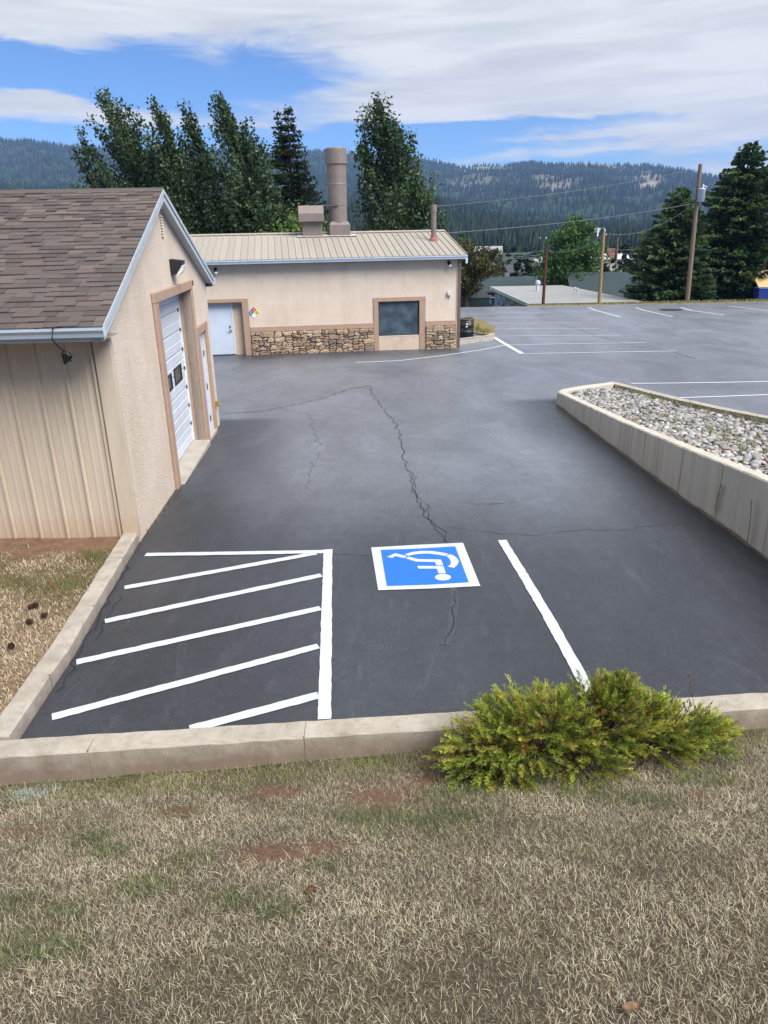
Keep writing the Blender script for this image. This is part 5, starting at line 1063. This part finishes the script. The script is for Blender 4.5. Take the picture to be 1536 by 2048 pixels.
def build_trees():
    POP = [(58, 82, 43), (49, 69, 38), (71, 94, 54), (42, 62, 36), (93, 111, 78), (54, 76, 46)]
    def popl(px, ytop, Y, prof, n, lab, seed, wind=-.1, size=.165, H0=None, pal=POP, spread=.3, nl=70):
        wind *= 1.35; top = aty(px, ytop, Y); zb = zg(Y) - .2; H = top.z - zb; x = top.x - wind * H
        leafy_tree('poplar_tree', (x, Y, zb), H, prof, n, size, pal, lab, wind, .16, 'pale_bark', seed, 1.5, spread, .06, nl)
    popl(215, 188, 46, [(0, 3.2), (.3, 3.5), (.55, 3.3), (.75, 2.4), (.9, 1.2), (1, .25)], 26000, 'broad wind bent poplar farthest left, above the garage roof', 1, -.12, nl=95)
    popl(262, 262, 46, [(0, 2.2), (.4, 2.3), (.7, 1.7), (.9, .9), (1, .3)], 11000, 'low bushy poplar between the broad one and the slender ones', 11, -.08, nl=60)
    popl(478, 268, 44, [(0, 2.2), (.4, 2.2), (.7, 1.6), (.9, .8), (1, .3)], 11000, 'bushy poplar filling the gap before the spruce', 12, -.08, nl=60)
    popl(150, 262, 47, [(0, 1.8), (.5, 1.7), (.8, 1.0), (1, .2)], 7000, 'low ragged poplar at the left end of the tree row', 8, -.1, nl=36)
    popl(305, 200, 44, [(0, 1.6), (.4, 1.6), (.7, 1.1), (.9, .65), (1, .15)], 12000, 'slender poplar right of the broad leftmost one', 2, -.1, nl=56)
    popl(368, 212, 45, [(0, 1.9), (.4, 1.8), (.7, 1.0), (.9, .6), (1, .12)], 12000, 'slender poplar second from the spruce', 3, -.09, nl=56)
    popl(440, 188, 43, [(0, 2.5), (.3, 2.7), (.5, 2.4), (.7, 1.6), (.88, .95), (1, .2)], 22000, 'tall wind bent poplar immediately left of the spruce', 4, -.11, nl=85)
    popl(520, 335, 42, [(0, 2.0), (.5, 1.9), (.8, 1.2), (1, .3)], 12000, 'short dense poplar in front of the spruce', 5, -.04, nl=50)
    popl(755, 195, 43, [(0, 2.6), (.3, 2.75), (.55, 2.35), (.75, 1.6), (.9, .9), (1, .2)], 26000, 'tall poplar standing right of the exhaust stack', 6, -.1, nl=90)
    popl(722, 212, 44, [(0, .9), (.6, .8), (.85, .4), (1, .1)], 2600, 'thin poplar stem directly behind the exhaust stack', 9, -.03, nl=30)
    popl(838, 330, 42, [(0, 1.3), (.5, 1.3), (.8, .8), (1, .2)], 5000, 'low poplar behind the thin flue pipe', 10, -.06, nl=36)
    popl(600, 418, 40, [(0, 2.2), (.5, 2.0), (.8, 1.3), (1, .5)], 6000, 'bright green bush behind the vent hood', 7, 0, .13, pal=[(98, 124, 52), (84, 110, 46), (116, 138, 64)], nl=40)
    top = aty(566, 210, 50); zb = zg(50) - .3; H = top.z - zb
    conifer('spruce_tree', (aty(585, 400, 50).x, 50, zb), H, [(0, 3.8), (.25, 3.4), (.5, 2.5), (.75, 1.45), (.95, .4), (1, .12)], 'dark spruce with twin tops among the poplars', [(46, 62, 42), (56, 70, 44), (40, 54, 38), (78, 84, 48)], 1, 40, 9, .38, [(-.6, H * .74, H * .985, .8)], .24, 0, 0, 2.6, .1, rag=.4)
    FIR = [(75, 100, 62), (64, 89, 57), (91, 116, 71), (55, 78, 52), (105, 125, 73)]
    Y = 61; b = aty(1336, 604, Y); t_ = aty(1345, 376, Y); H = t_.z - zg(Y) + .8
    conifer('fir_tree', (b.x, Y, zg(Y) - .8), H, [(0, 2.4), (.12, 3.4), (.3, 3.3), (.5, 2.8), (.7, 2.1), (.88, 1.2), (.97, .55), (1, .25)], 'dark green fir tree left of the tall utility pole', FIR, 2, 34, 11, .16, None, .5, 0, 0, 1.25, .07, .28, .45)
    Y = 63; b = aty(1455, 604, Y); t_ = aty(1470, 284, Y); H = t_.z - zg(Y) + .8
    conifer('fir_tree', (b.x, Y, zg(Y) - .8), H, [(0, 2.3), (.1, 2.9), (.25, 4.0), (.5, 3.6), (.7, 2.7), (.85, 1.6), (.95, .75), (1, .3)], 'tallest fir tree at the right edge, behind the utility pole', FIR, 3, 42, 12, .16, [(1.55, H * .68, H * .87, 1.1)], .55, 0, 0, 1.2, .06, .32, .45)
    Y = 66; b = aty(1545, 604, Y); conifer('fir_tree', (b.x, Y, zg(Y) - .8), 7.5, [(0, 2.2), (.2, 2.4), (.5, 1.8), (.8, 1.0), (1, .2)], 'small fir tree cut by the right edge of the photo', FIR, 5, 20, 10, .16, None, .5, 0, 0, 1.0, .1, .2, .45)
    Y = 84; t_ = aty(1146, 437, Y); zb = -3.6; leafy_tree('broadleaf_tree', (aty(1143, 575, Y).x, Y, zb), t_.z - zb, [(0, 3.0), (.15, 3.9), (.4, 4.0), (.6, 3.2), (.8, 2.3), (.95, 1.1), (1, .5)], 19000, .24, [(78, 112, 52), (66, 98, 46), (92, 126, 62), (56, 86, 42)], 'round green broadleaf tree behind the grey flat roof', 0, .2, 'bark', 21, .8, .5, .1, 80)
    Y = 60; t_ = aty(935, 487, Y); zb = zg(Y) - 1.2; leafy_tree('broadleaf_tree', (aty(934, 600, Y).x, Y, zb), t_.z - zb, [(0, .6), (.3, 1.4), (.45, 2.7), (.65, 2.9), (.85, 2.1), (1, .7)], 11000, .17, [(72, 80, 42), (82, 80, 44), (58, 68, 38), (90, 84, 50)], 'olive brown tree beside the end of the stone fronted building', 0, .25, 'bark', 22, .6, .35, .35, 70)
    Y = 68; t_ = aty(920, 464, Y); conifer('spruce_tree', (aty(921, 560, Y).x, Y, zg(Y) - 1.5), t_.z - zg(Y) + 1.5, [(0, 1.6), (.5, 1.0), (1, .1)], 'small conifer tip poking up behind the olive brown tree', FIR, 6, 20, 8, .2, None, .35, 0, 0, .8)
build_trees()

# ------------------------------------------------------------------ poles, wires, neighbouring houses
def build_poles():
    def pole(name, pxb, pyb, pxt, pyt, Y, r, mat, label, grp=None):
        b = aty(pxb, pyb, Y); t = aty(pxt, pyt, Y); root = empty(name, b, 0, label, 'pole', grp); d = t - b; m = MB(); k = 8
        m.tube([d * (i / k) - (Vector((0, 0, .6)) if i == 0 else Vector()) for i in range(k + 1)], [r * (1 - .25 * i / k) for i in range(k + 1)], 12); m.build('shaft', mat, root, False); return root, b, t
    Y = 55.2
    root, b, t = pole('utility_pole', 1374, 606, 1401, 328, Y, .17, 'pole_wood', 'tall leaning grey utility pole with a transformer')
    c = aty(1399, 391, Y) - b + Vector((.0, -.3, 0)); m = MB(); m.lathe([(.2, -.42), (.25, -.4), (.25, .36), (.26, .37), (.26, .42), (.18, .46), (0, .47)], c, 18); m.build('transformer', 'transformer_grey', root, True)
    m = MB(); m.lathe([(.05, .45), (.07, .5), (.04, .56), (.07, .6), (.03, .72)], c + Vector((.05, 0, 0)), 10); m.tube([c + Vector((.08, 0, .6)), c + Vector((.35, 0, .52))], .03, 6); m.build('bushing', 'grey_box', root)
    m = MB(); m.tube([aty(1390, 352, Y) - b, aty(1380, 365, Y) - b + Vector((0, -.2, 0)), c + Vector((-.05, 0, .5))], .015, 5); m.tube([c + Vector((-.2, .1, -.1)), c + Vector((-.45, .1, -.5)), aty(1378, 408, Y) - b], .025, 6); m.tube([aty(1385, 405, Y) - b, aty(1376, 412, Y) - b + Vector((0, -.3, 0)), aty(1388, 420, Y) - b], .03, 6); m.build('leads', 'black_plastic', root)
    rB, bB, tB = pole('utility_pole', 1198, 611, 1208, 463, 55.0, .13, 'pole_yellow', 'yellowish bare utility pole at the lot edge, mid height')
    rA, bA, tA = pole('utility_pole', 1086, 611, 1093, 500, 55.5, .12, 'pole_red', 'short reddish brown pole in front of the grey flat roof')
    r2, b2, t2 = pole('utility_pole', 1081, 572, 1085, 505, 96, .14, 'pole_red', 'distant dark pole with a white canister behind the reddish one')
    cc = aty(1081.5, 524, 95.7) - b2; m = MB(); m.lathe([(.22, -.6), (.26, -.55), (.26, .45), (.15, .6)], cc, 12); m.build('canister', 'grey_box', r2)
    r3, b3, t3 = pole('utility_pole', 1231, 548, 1236, 475, 140, .16, 'pole_wood', 'faint far pole between the yellowish pole and the firs')
    # wires
    def wire(a, e, sag, r, label, parts=14):
        a, e = Vector(a), Vector(e); m = MB(); m.tube([a.lerp(e, i / parts) - Vector((0, 0, 4 * sag * (i / parts) * (1 - i / parts))) for i in range(parts + 1)], r, 5)
        tag(m.build('wire', 'wire', None), label, 'wire')
    wire(aty(1394, 337, Y), aty(868, 413, 37), .25, .010, 'uppermost wire from the tall pole towards the flue pipe')
    wire(aty(1386, 407, Y), aty(893, 466, 36), .2, .013, 'wire from below the transformer to the end of the metal roof')
    wire(aty(1208, 466, 55), aty(1384, 410, Y), .75, .012, 'sagging wire between the yellowish pole and the tall pole')
    wire(aty(1093, 501, 55.5), aty(1206, 470, 55), .5, .010, 'sagging wire between the reddish pole and the yellowish pole')
    for i, (ya, yb, w) in enumerate(((502, 505, 'upper'), (509, 510, 'middle'), (513, 514, 'lowest'))): wire(aty(1086, ya, 96), aty(890, yb, 90), .3, .022, w + ' of three distant wires left of the dark canister pole')
    for i, (ya, yb, w) in enumerate(((498, 492, 'upper'), (505, 502, 'lower'))): wire(aty(1090, ya, 96), aty(1420, yb, 105), .3, .02, w + ' distant wire running right behind the yellowish pole')
build_poles()
def house(name, label, x, y, z0, w, d, h, rh, rz, wall, roofm, ridge='x', wins=(), chimney=None, over=.4):
    """gabled house: walls, two roof slabs, windows as parts; wins: (face, u, z, ww, hh)"""
    r = empty(name, (x, y, z0), R(rz), label, 'building'); m = MB(); m.box((-w / 2, -d / 2, 0), (w / 2, d / 2, h))
    if ridge == 'x': m.loft([[(sx, -d / 2, h), (sx, d / 2, h), (sx, 0, h + rh)] for sx in (-w / 2, w / 2)])
    else: m.loft([[(-w / 2, sy, h), (w / 2, sy, h), (0, sy, h + rh)] for sy in (-d / 2, d / 2)])
    m.build('walls', wall, r); half = d / 2 if ridge == 'x' else w / 2; k = rh / half
    ro = None
    for s in (-1, 1):
        q = MB(); e = half + over; P = [(s * e, h - over * k + .02), (0, h + rh + .02), (0, h + rh + .2), (s * e, h - over * k + .2)]; L = (w if ridge == 'x' else d) / 2 + over
        if ridge == 'x': q.loft([[(sx, a, z) for a, z in P] for sx in (-L, L)])
        else: q.loft([[(a, sy, z) for a, z in P] for sy in (-L, L)])
        ro = q.build('roof', roofm, r)
    if chimney: q = MB(); cx, cy, cw, ch = chimney; q.box((cx - cw, cy - cw, h), (cx + cw, cy + cw, h + rh + ch)); q.build('chimney', 'stack_metal', ro)
    for (face, u, z, ww, hh) in wins:
        q = MB(); g = MB()
        if face == 'front': q.box((u - ww / 2 - .08, -d / 2 - .06, z - hh / 2 - .08), (u + ww / 2 + .08, -d / 2 - .001, z + hh / 2 + .08)); g.box((u - ww / 2, -d / 2 - .075, z - hh / 2), (u + ww / 2, -d / 2 - .061, z + hh / 2))
        else: q.box((-w / 2 - .06, u - ww / 2 - .08, z - hh / 2 - .08), (-w / 2 - .001, u + ww / 2 + .08, z + hh / 2 + .08)); g.box((-w / 2 - .075, u - ww / 2, z - hh / 2), (-w / 2 - .061, u + ww / 2, z + hh / 2))
        f = q.build('window', 'window_white', r); g.build('pane', 'window_dark', f)
    return r
def build_neighbours():
    # grey flat roofed house below the lot edge
    nl, nrr, fl, fr = aty(1054, 610, 58), aty(1292, 602, 58), aty(985, 567, 79), aty(1236, 574, 79)
    x0 = (nl.x + fl.x) / 2; zr = (nl.z + nrr.z) / 2; zf = (fl.z + fr.z) / 2; x1 = nrr.x
    r = empty('flat_roof_house', (x0, 58, -5.2), 0, 'long low house with a grey nearly flat roof below the lot', 'building'); W = x1 - x0; o = -5.2
    m = MB(); m.loft([[(.4, .5, 0), (.4, 20.6, 0), (.4, 20.6, zf - o - .25), (.4, .5, zr - o - .25)], [(W - .5, .5, 0), (W - .5, 20.6, 0), (W - .5, 20.6, zf - o - .25), (W - .5, .5, zr - o - .25)]]); m.build('walls', 'house_grey', r)
    m = MB(); m.loft([[(0, 0, zr - o - .2), (0, 21, zf - o - .2), (0, 21, zf - o), (0, 0, zr - o)], [(W, 0, zr - o - .2), (W - 1.5, 21, zf - o - .2), (W - 1.5, 21, zf - o), (W, 0, zr - o)]]); ro = m.build('roof', 'roof_grey', r)
    m = MB(); m.box((-.04, -.06, zr - o - .3), (W + .04, -.002, zr - o + .02)); m.build('fascia', 'house_dark', ro)
    m = MB(); m.loft([[(-.06, 0, zr - o - .28), (-.06, 21, zf - o - .28), (-.06, 21, zf - o + .02), (-.06, 0, zr - o + .02)], [(-.003, 0, zr - o - .28), (-.003, 21, zf - o - .28), (-.003, 21, zf - o + .02), (-.003, 0, zr - o + .02)]]); m.build('fascia', 'window_white', ro)
    for yy in (17.2, 14.2, 9.5, 6.2):
        zc = zr + (zf - zr) * yy / 21 - o - 1.15; m = MB(); m.box((.32, yy - .75, zc - .55), (.399, yy + .75, zc + .55)); f = m.build('window', 'window_white', r); m = MB(); m.box((.30, yy - .55, zc - .42), (.319, yy + .55, zc + .42)); m.build('pane', 'window_dark', f)
    for (px, py, hh, rr, nm) in ((1075, 578, .9, .16, 'roof_vent'), (1149, 588, .55, .07, 'vent_pipe'), (1154, 582, .5, .07, 'vent_pipe')):
        t = .62 if nm == 'roof_vent' else .42; yy = 21 * t; p = aty(px, py, 58 + yy); zz = zr + (zf - zr) * t - o; m = MB(); m.lathe([(rr, -.02), (rr, hh * .7), (rr * 1.5, hh * .72), (rr * 1.5, hh), (rr * .4, hh * 1.1)], (p.x - x0, yy, zz), 10); m.build(nm, 'grey_box', ro)
    b = aty(987, 600, 80); house('timber_house', 'brown timber house with slate green roof behind the grey flat roof', aty(1018, 580, 92).x, 92, -5.7, 8.6, 7, 2.6, 1.2, 8, 'log_wood', 'roof_green', 'x', [('front', -2.8, 1.4, 1.2, 1)], (-.2, .6, .3, .6))
    house('green_roof_house', 'house with a dark green gable roof behind the yellowish pole', aty(1245, 585, 82).x, 82, -5.6, 11.5, 8, 2.3, 2.3, -4, 'log_wood', 'roof_green', 'x', [('front', 3.2, 1.3, 1.1, 1)])
    house('log_cabin', 'log cabin end showing under the left fir tree', aty(1290, 600, 72).x, 72, -4.6, 2.6, 5, 2.5, .8, 0, 'log_wood', 'roof_green', 'y')
    x = aty(1513, 560, 60); house('yellow_roof_house', 'brown house with a pale yellow roof at the right edge', x.x + 4.2, 62.5, zg(62) - .9, 7, 5, 1.9, 1.7, 0, 'dark_wood', 'roof_yellow', 'x', [('front', -2.2, 1.4, 1.0, 1.2)], over=.7)
    x = aty(1560, 500, 95); house('grey_roof_house', 'grey roofed house high behind the right firs', x.x, 95, -2.4, 9, 7, 3.4, 1.8, 0, 'house_pale', 'roof_grey', 'x')
    far = [('teal_roof_house', 'small teal roofed house beyond the timber house', 1008, 548, 130, 8, 6, 2.6, 1.5, 'house_grey', 'roof_green'), ('pale_shop', 'pale flat fronted shop beyond the timber house', 1048, 545, 150, 12, 8, 3.0, .4, 'house_pale', 'roof_grey'), ('dark_roof_house', 'long dark roofed building left of the round green tree', 1080, 556, 120, 11, 7, 1.6, .9, 'house_dark', 'house_dark'),
           ('white_building', 'white building seen right of the yellowish pole', 1232, 545, 170, 13, 9, 4.6, .8, 'house_pale', 'window_white'), ('brick_shop', 'brownish shop front behind the round green tree', 1098, 546, 175, 9, 7, 3, .5, 'sign_orange', 'roof_grey'), ('valley_house', 'pale house among trees at the foot of the hill, left', 975, 520, 260, 9, 7, 3.4, 2, 'house_pale', 'roof_grey'), ('hillside_house', 'pale house on the wooded slope above the round tree', 1185, 455, 640, 20, 12, 7, 4, 'house_pale', 'roof_grey'), ('hillside_cabin', 'small pale cabin on the wooded slope right of the tree', 1200, 462, 560, 13, 9, 5, 3, 'house_pale', 'window_white'), ('slope_house', 'pale cabin low on the wooded slope, left of the round tree', 1095, 466, 520, 10, 8, 4, 3, 'house_pale', 'roof_grey')]
    for (nm, lb, px, py, Y, w, d, h, rh, wm, rm) in far:
        p = aty(px, py, Y)
        if Y > 450: p.z = float(hill_z(np.array(math.hypot(p.x, Y)), np.array(math.atan2(p.x, Y)))) + h * .3
        house(nm, lb, p.x, Y, p.z - h * .35, w, d, h, rh, rnd.uniform(-12, 12), wm, rm, 'x', [('front', -w * .25, h * .55, w * .12, h * .3), ('front', w * .2, h * .55, w * .12, h * .3)])
    p = aty(1221, 510, 150); sg = empty('roadside_sign', (p.x, 150, p.z - 6), 0, 'orange sign board on a post behind the yellowish pole', 'sign'); m = MB(); m.bbox((-.8, -.15, 5.4), (.8, .15, 7.2), .03); m.build('board', 'sign_orange', sg); m = MB(); m.tube([(0, 0, 0), (0, 0, 5.2)], .14, 8); m.build('post', 'pole_wood', sg)
    # dumpster and bins
    p = aty(951, 612, 62); d = empty('dumpster', (p.x, 62, p.z - .3), R(8), 'dark green dumpster below the olive brown tree', 'dumpster'); m = MB(); m.loft([[(-.9, -.7, 0), (.9, -.7, 0), (.9, .7, 0), (-.9, .7, 0)], [(-1, -.85, 1.0), (1, -.85, 1.0), (1, .75, 1.3), (-1, .75, 1.3)]]); m.build('body', 'dumpster_green', d); m = MB(); m.loft([[(-1.02, -.9, 1.0), (1.02, -.9, 1.0), (1.02, .8, 1.32), (-1.02, .8, 1.32)], [(-1.0, -.88, 1.07), (1.0, -.88, 1.07), (1.0, .78, 1.39), (-1.0, .78, 1.39)]]); m.build('lid', 'black_plastic', d)
    p = aty(1522, 602, 58.2); d = empty('waste_bin', (p.x, 58.2, p.z - .2), 0, 'blue waste bin under the yellow roof at the right edge', 'bin'); m = MB(); m.loft([[(-.4, -.35, 0), (.4, -.35, 0), (.4, .35, 0), (-.4, .35, 0)], [(-.5, -.45, 1.1), (.5, -.45, 1.1), (.5, .45, 1.1), (-.5, .45, 1.1)]]); m.build('body', 'blue_plastic', d); m = MB(); m.bbox((-.53, -.48, 1.1), (.53, .48, 1.2), .03); m.build('lid', 'blue_plastic', d)
    # grass verge along the far side of the lot
    m = MB(); xs = np.linspace(10.6, 46, 50)
    for a, b in zip(xs[:-1], xs[1:]): m.loft([[(a, 53.7, zg(53.7) - .1), (a, 54.0, zg(54) + .03), (a, 55.4, zg(55) + .0), (a, 57, zg(57) - .8)], [(b, 53.7, zg(53.7) - .1), (b, 54.0, zg(54) + .03), (b, 55.4, zg(55) + .0), (b, 57, zg(57) - .8)]], False)
    tag(m.build('verge', 'verge_soil', None), kind='structure')
    n = 9000; X = nr.uniform(10.6, 40, n); Y = nr.uniform(53.9, 56, n); tag(blades('verge_grass', np.stack([X, Y, np.interp(Y, [53.7, 54, 55.4, 57], [zg(53.7) - .1, zg(54) + .03, zg(55), zg(57) - .8])], 1), nr.uniform(.06, .2, n) * np.clip((X - 8) / 14, .3, 1), nr.uniform(.02, .05, n), nr.uniform(.1, .9, n), pick([(120, 124, 74), (150, 140, 92), (96, 108, 58), (168, 154, 108)], n) * .8), 'rough grass verge along the far edge of the lot', 'grass', kind='stuff')
    g0 = [gnd(x, y) for x, y in ((926, 665), (985, 674), (990, 655), (960, 640), (930, 636))]; m = MB(); m.poly([(p.x, p.y, zg(p.y) + .06) for p in g0]); m.poly([(p.x, p.y, zg(p.y) + .05) for p in g0]); tag(m.build('corner_verge', 'verge_soil', None), kind='structure')
    # parked car glimpsed under the olive tree
    p = aty(966, 601, 82); c = empty('parked_car', (p.x, 82, p.z - .9), R(80), 'dark blue car glimpsed beyond the dumpster', 'car'); m = MB(); m.loft([[(x, y, z) for x, z in ((-2.2, .3), (2.2, .3), (2.2, .75), (1.2, .9), (.6, 1.4), (-1.3, 1.42), (-2.0, .95), (-2.2, .8))] for y in (-.85, .85)]); m.build('body', 'sign_blue', c)
    for sx in (-1.35, 1.35):
        for sy in (-.8, .8): m = MB(); m.lathe([(.2, -.1), (.32, -.1), (.32, .1), (.2, .1)], (0, 0, 0), 14); m.v = [(x + sx, z + sy, y + .32) for x, y, z in m.v]; m.build('wheel', 'black_plastic', c)
    m = MB(); m.loft([[(x, y, z) for x, z in ((1.05, .93), (.58, 1.36), (-1.25, 1.37), (-1.8, .97))] for y in (-.87, .87)]); m.build('windows', 'window_dark', c)
build_neighbours()

# ------------------------------------------------------------------ valley trees, wooded ridges, haze
def build_far():
    r = np.concatenate([np.linspace(400, 1400, 70), np.linspace(1420, 3200, 110), np.linspace(3230, 3900, 12)]); az = np.linspace(R(-62), R(62), 420); Rr, A = np.meshgrid(r, az); Z = hill_z(Rr, A)
    v = np.stack([(Rr * np.sin(A)).ravel(), (Rr * np.cos(A)).ravel(), Z.ravel()], 1); n = len(r); i = (np.arange(len(az) - 1)[:, None] * n + np.arange(n - 1)[None, :]).ravel()
    X, Y = v[:, 0], v[:, 1]; col = np.tile(np.array(lin((50, 66, 44))[:3]), (len(v), 1)); fr = Rr.ravel()
    def blob(px0, px1, r0, r1, c, sc):
        nonlocal col
        a0, a1 = px_az(px0), px_az(px1); f = np.exp(-(((A.ravel() - (a0 + a1) / 2) / ((a1 - a0) / 2)) ** 2 + ((fr - (r0 + r1) / 2) / ((r1 - r0) / 2)) ** 2) ** 2) * (noise2(X * sc, Y * sc, 4) * .5 + .6); f = np.clip(f * 1.3, 0, 1)[:, None]; col = col * (1 - f) + np.array(lin(c)[:3]) * f; return f[:, 0]
    clear = blob(1110, 1245, 2900, 3300, (146, 150, 92), .004); clear = np.maximum(clear, blob(925, 1030, 2950, 3260, (138, 142, 88), .004)); clear = np.maximum(clear, blob(1270, 1330, 2300, 3000, (150, 140, 120), .01) * .7)
    clear = np.maximum(clear, blob(1070, 1160, 2000, 2600, (120, 112, 104), .012) * .5); clear = np.maximum(clear, blob(900, 990, 2200, 2700, (124, 116, 106), .012) * .5)
    tag(nmesh('mountains', v, np.stack([i, i + n, i + n + 1, i + 1], 1).ravel(), 4, 'mountain_ground', None, col, True), kind='structure')
    # conifers on the slopes: every tree a small cone of three ragged tiers
    g = np.random.default_rng(77); N = 38000; a = g.uniform(R(-33), R(33), N); rr = np.where(g.uniform(0, 1, N) < .62, 1350 + 1870 * g.uniform(0, 1, N) ** .8, 330 + 1100 * g.uniform(0, 1, N) ** .9)
    ia = np.clip(((a - R(-62)) / R(124) * 419).astype(int), 0, 419); ir = np.clip(np.searchsorted(r, rr), 0, n - 1); cl = clear[ia * n + ir]; dn = .55 + .45 * noise2(rr * .004 + a * 9, a * 30, 2); keep = (g.uniform(0, 1, N) > cl * 1.1) & (g.uniform(0, 1, N) < np.where(rr < 700, .55 + .45 * dn, .75 + .35 * dn)); a, rr = a[keep], rr[keep]; N = len(a)
    H = np.where(rr > 1350, g.uniform(9, 19, N), g.uniform(7, 14, N)); x, y = rr * np.sin(a), rr * np.cos(a); zb = np.where(rr < 400, -11.9, hill_z(rr, a)) - .5; w = H * g.uniform(.17, .27, N)
    K = 5; V = np.zeros((N, 2 * K + 2, 3)); ph = g.uniform(0, 6.28, N)
    for k in range(K):
        c, s = np.cos(ph + 2 * np.pi * k / K), np.sin(ph + 2 * np.pi * k / K); V[:, k] = np.stack([x + c * w, y + s * w, zb + H * .08], 1); V[:, K + 1 + k] = np.stack([x + c * w * .62, y + s * w * .62, zb + H * .42], 1)
    V[:, K] = np.stack([x, y, zb + H * .62], 1); V[:, 2 * K + 1] = np.stack([x, y, zb + H], 1)
    T = [(k, (k + 1) % K, K) for k in range(K)] + [(K + 1 + k, K + 1 + (k + 1) % K, 2 * K + 1) for k in range(K)]
    F = ((np.arange(N) * (2 * K + 2))[:, None] + np.array(T).ravel()[None]).ravel()
    pal = np.array([lin(c)[:3] for c in ((34, 48, 40), (39, 54, 43), (28, 42, 38), (45, 58, 43), (52, 64, 46))]); c = pal[g.integers(0, 5, N)] * g.uniform(.85, 1.15, (N, 1))
    tag(nmesh('hillside_forest', V.reshape(-1, 3), F, 3, 'far_tree', None, np.repeat(c, 2 * K + 2, 0)), 'dense conifer forest covering the ridges', 'forest', kind='stuff')
    # belt of mixed trees around the town, one mass of leaf clumps
    B = []; D = []; L = []; W = []; Cc = []
    for _ in range(420):
        aa = g.uniform(R(3), R(31)); d = g.uniform(105, 420); h = g.uniform(4, 9) * (1 if d > 160 else .7); px = np.array([d * math.sin(aa), d * math.cos(aa)]); z0 = -2.6 - 9.6 * min(1, max(0, (d - 60) / 200)) ** .8
        k = 46; con = g.uniform() < .5; t = g.uniform(.08, 1, k); rad = h * (.24 * (1 - t) + .03 if con else .36 * np.sin(np.pi * np.clip(t, .05, .97)) ** .7) * g.uniform(.5, 1, k); ph = g.uniform(0, 6.28, k)
        B.append(np.stack([px[0] + np.cos(ph) * rad, px[1] + np.sin(ph) * rad, z0 + t * h], 1)); dd = np.stack([np.cos(ph), np.sin(ph), g.uniform(-.5, .6, k)], 1); D.append(dd / np.linalg.norm(dd, axis=1)[:, None]); L.append(h * g.uniform(.14, .24, k)); W.append(h * g.uniform(.1, .18, k)); Cc.append(pal[g.integers(0, 5, 1)] * (1.0 if con else np.array([1.35, 1.5, 1.0])) * g.uniform(.8, 1.25, (k, 1)))
    tag(sprays('town_trees', np.concatenate(B), np.concatenate(D), np.concatenate(L), np.concatenate(W), np.concatenate(Cc), 'far_tree', None), 'mixed trees filling the town in the valley', 'forest', kind='stuff')
    # haze
    m = MB(); m.box((-3700, -460, -16), (3700, 4000, 420)); o = m.build('haze', None); t = bpy.data.materials.new('haze'); t.use_nodes = True; nt = t.node_tree; nt.nodes.clear(); out = nt.nodes.new('ShaderNodeOutputMaterial'); pv = nt.nodes.new('ShaderNodeVolumePrincipled'); pv.inputs['Color'].default_value = (.34, .54, 1.0, 1); pv.inputs['Density'].default_value = HAZE; nt.links.new(pv.outputs[0], out.inputs['Volume']); o.data.materials.append(t)
    tag(o, 'thin blue haze over the valley', 'haze', kind='stuff')
HAZE = 1.25e-4
build_far()
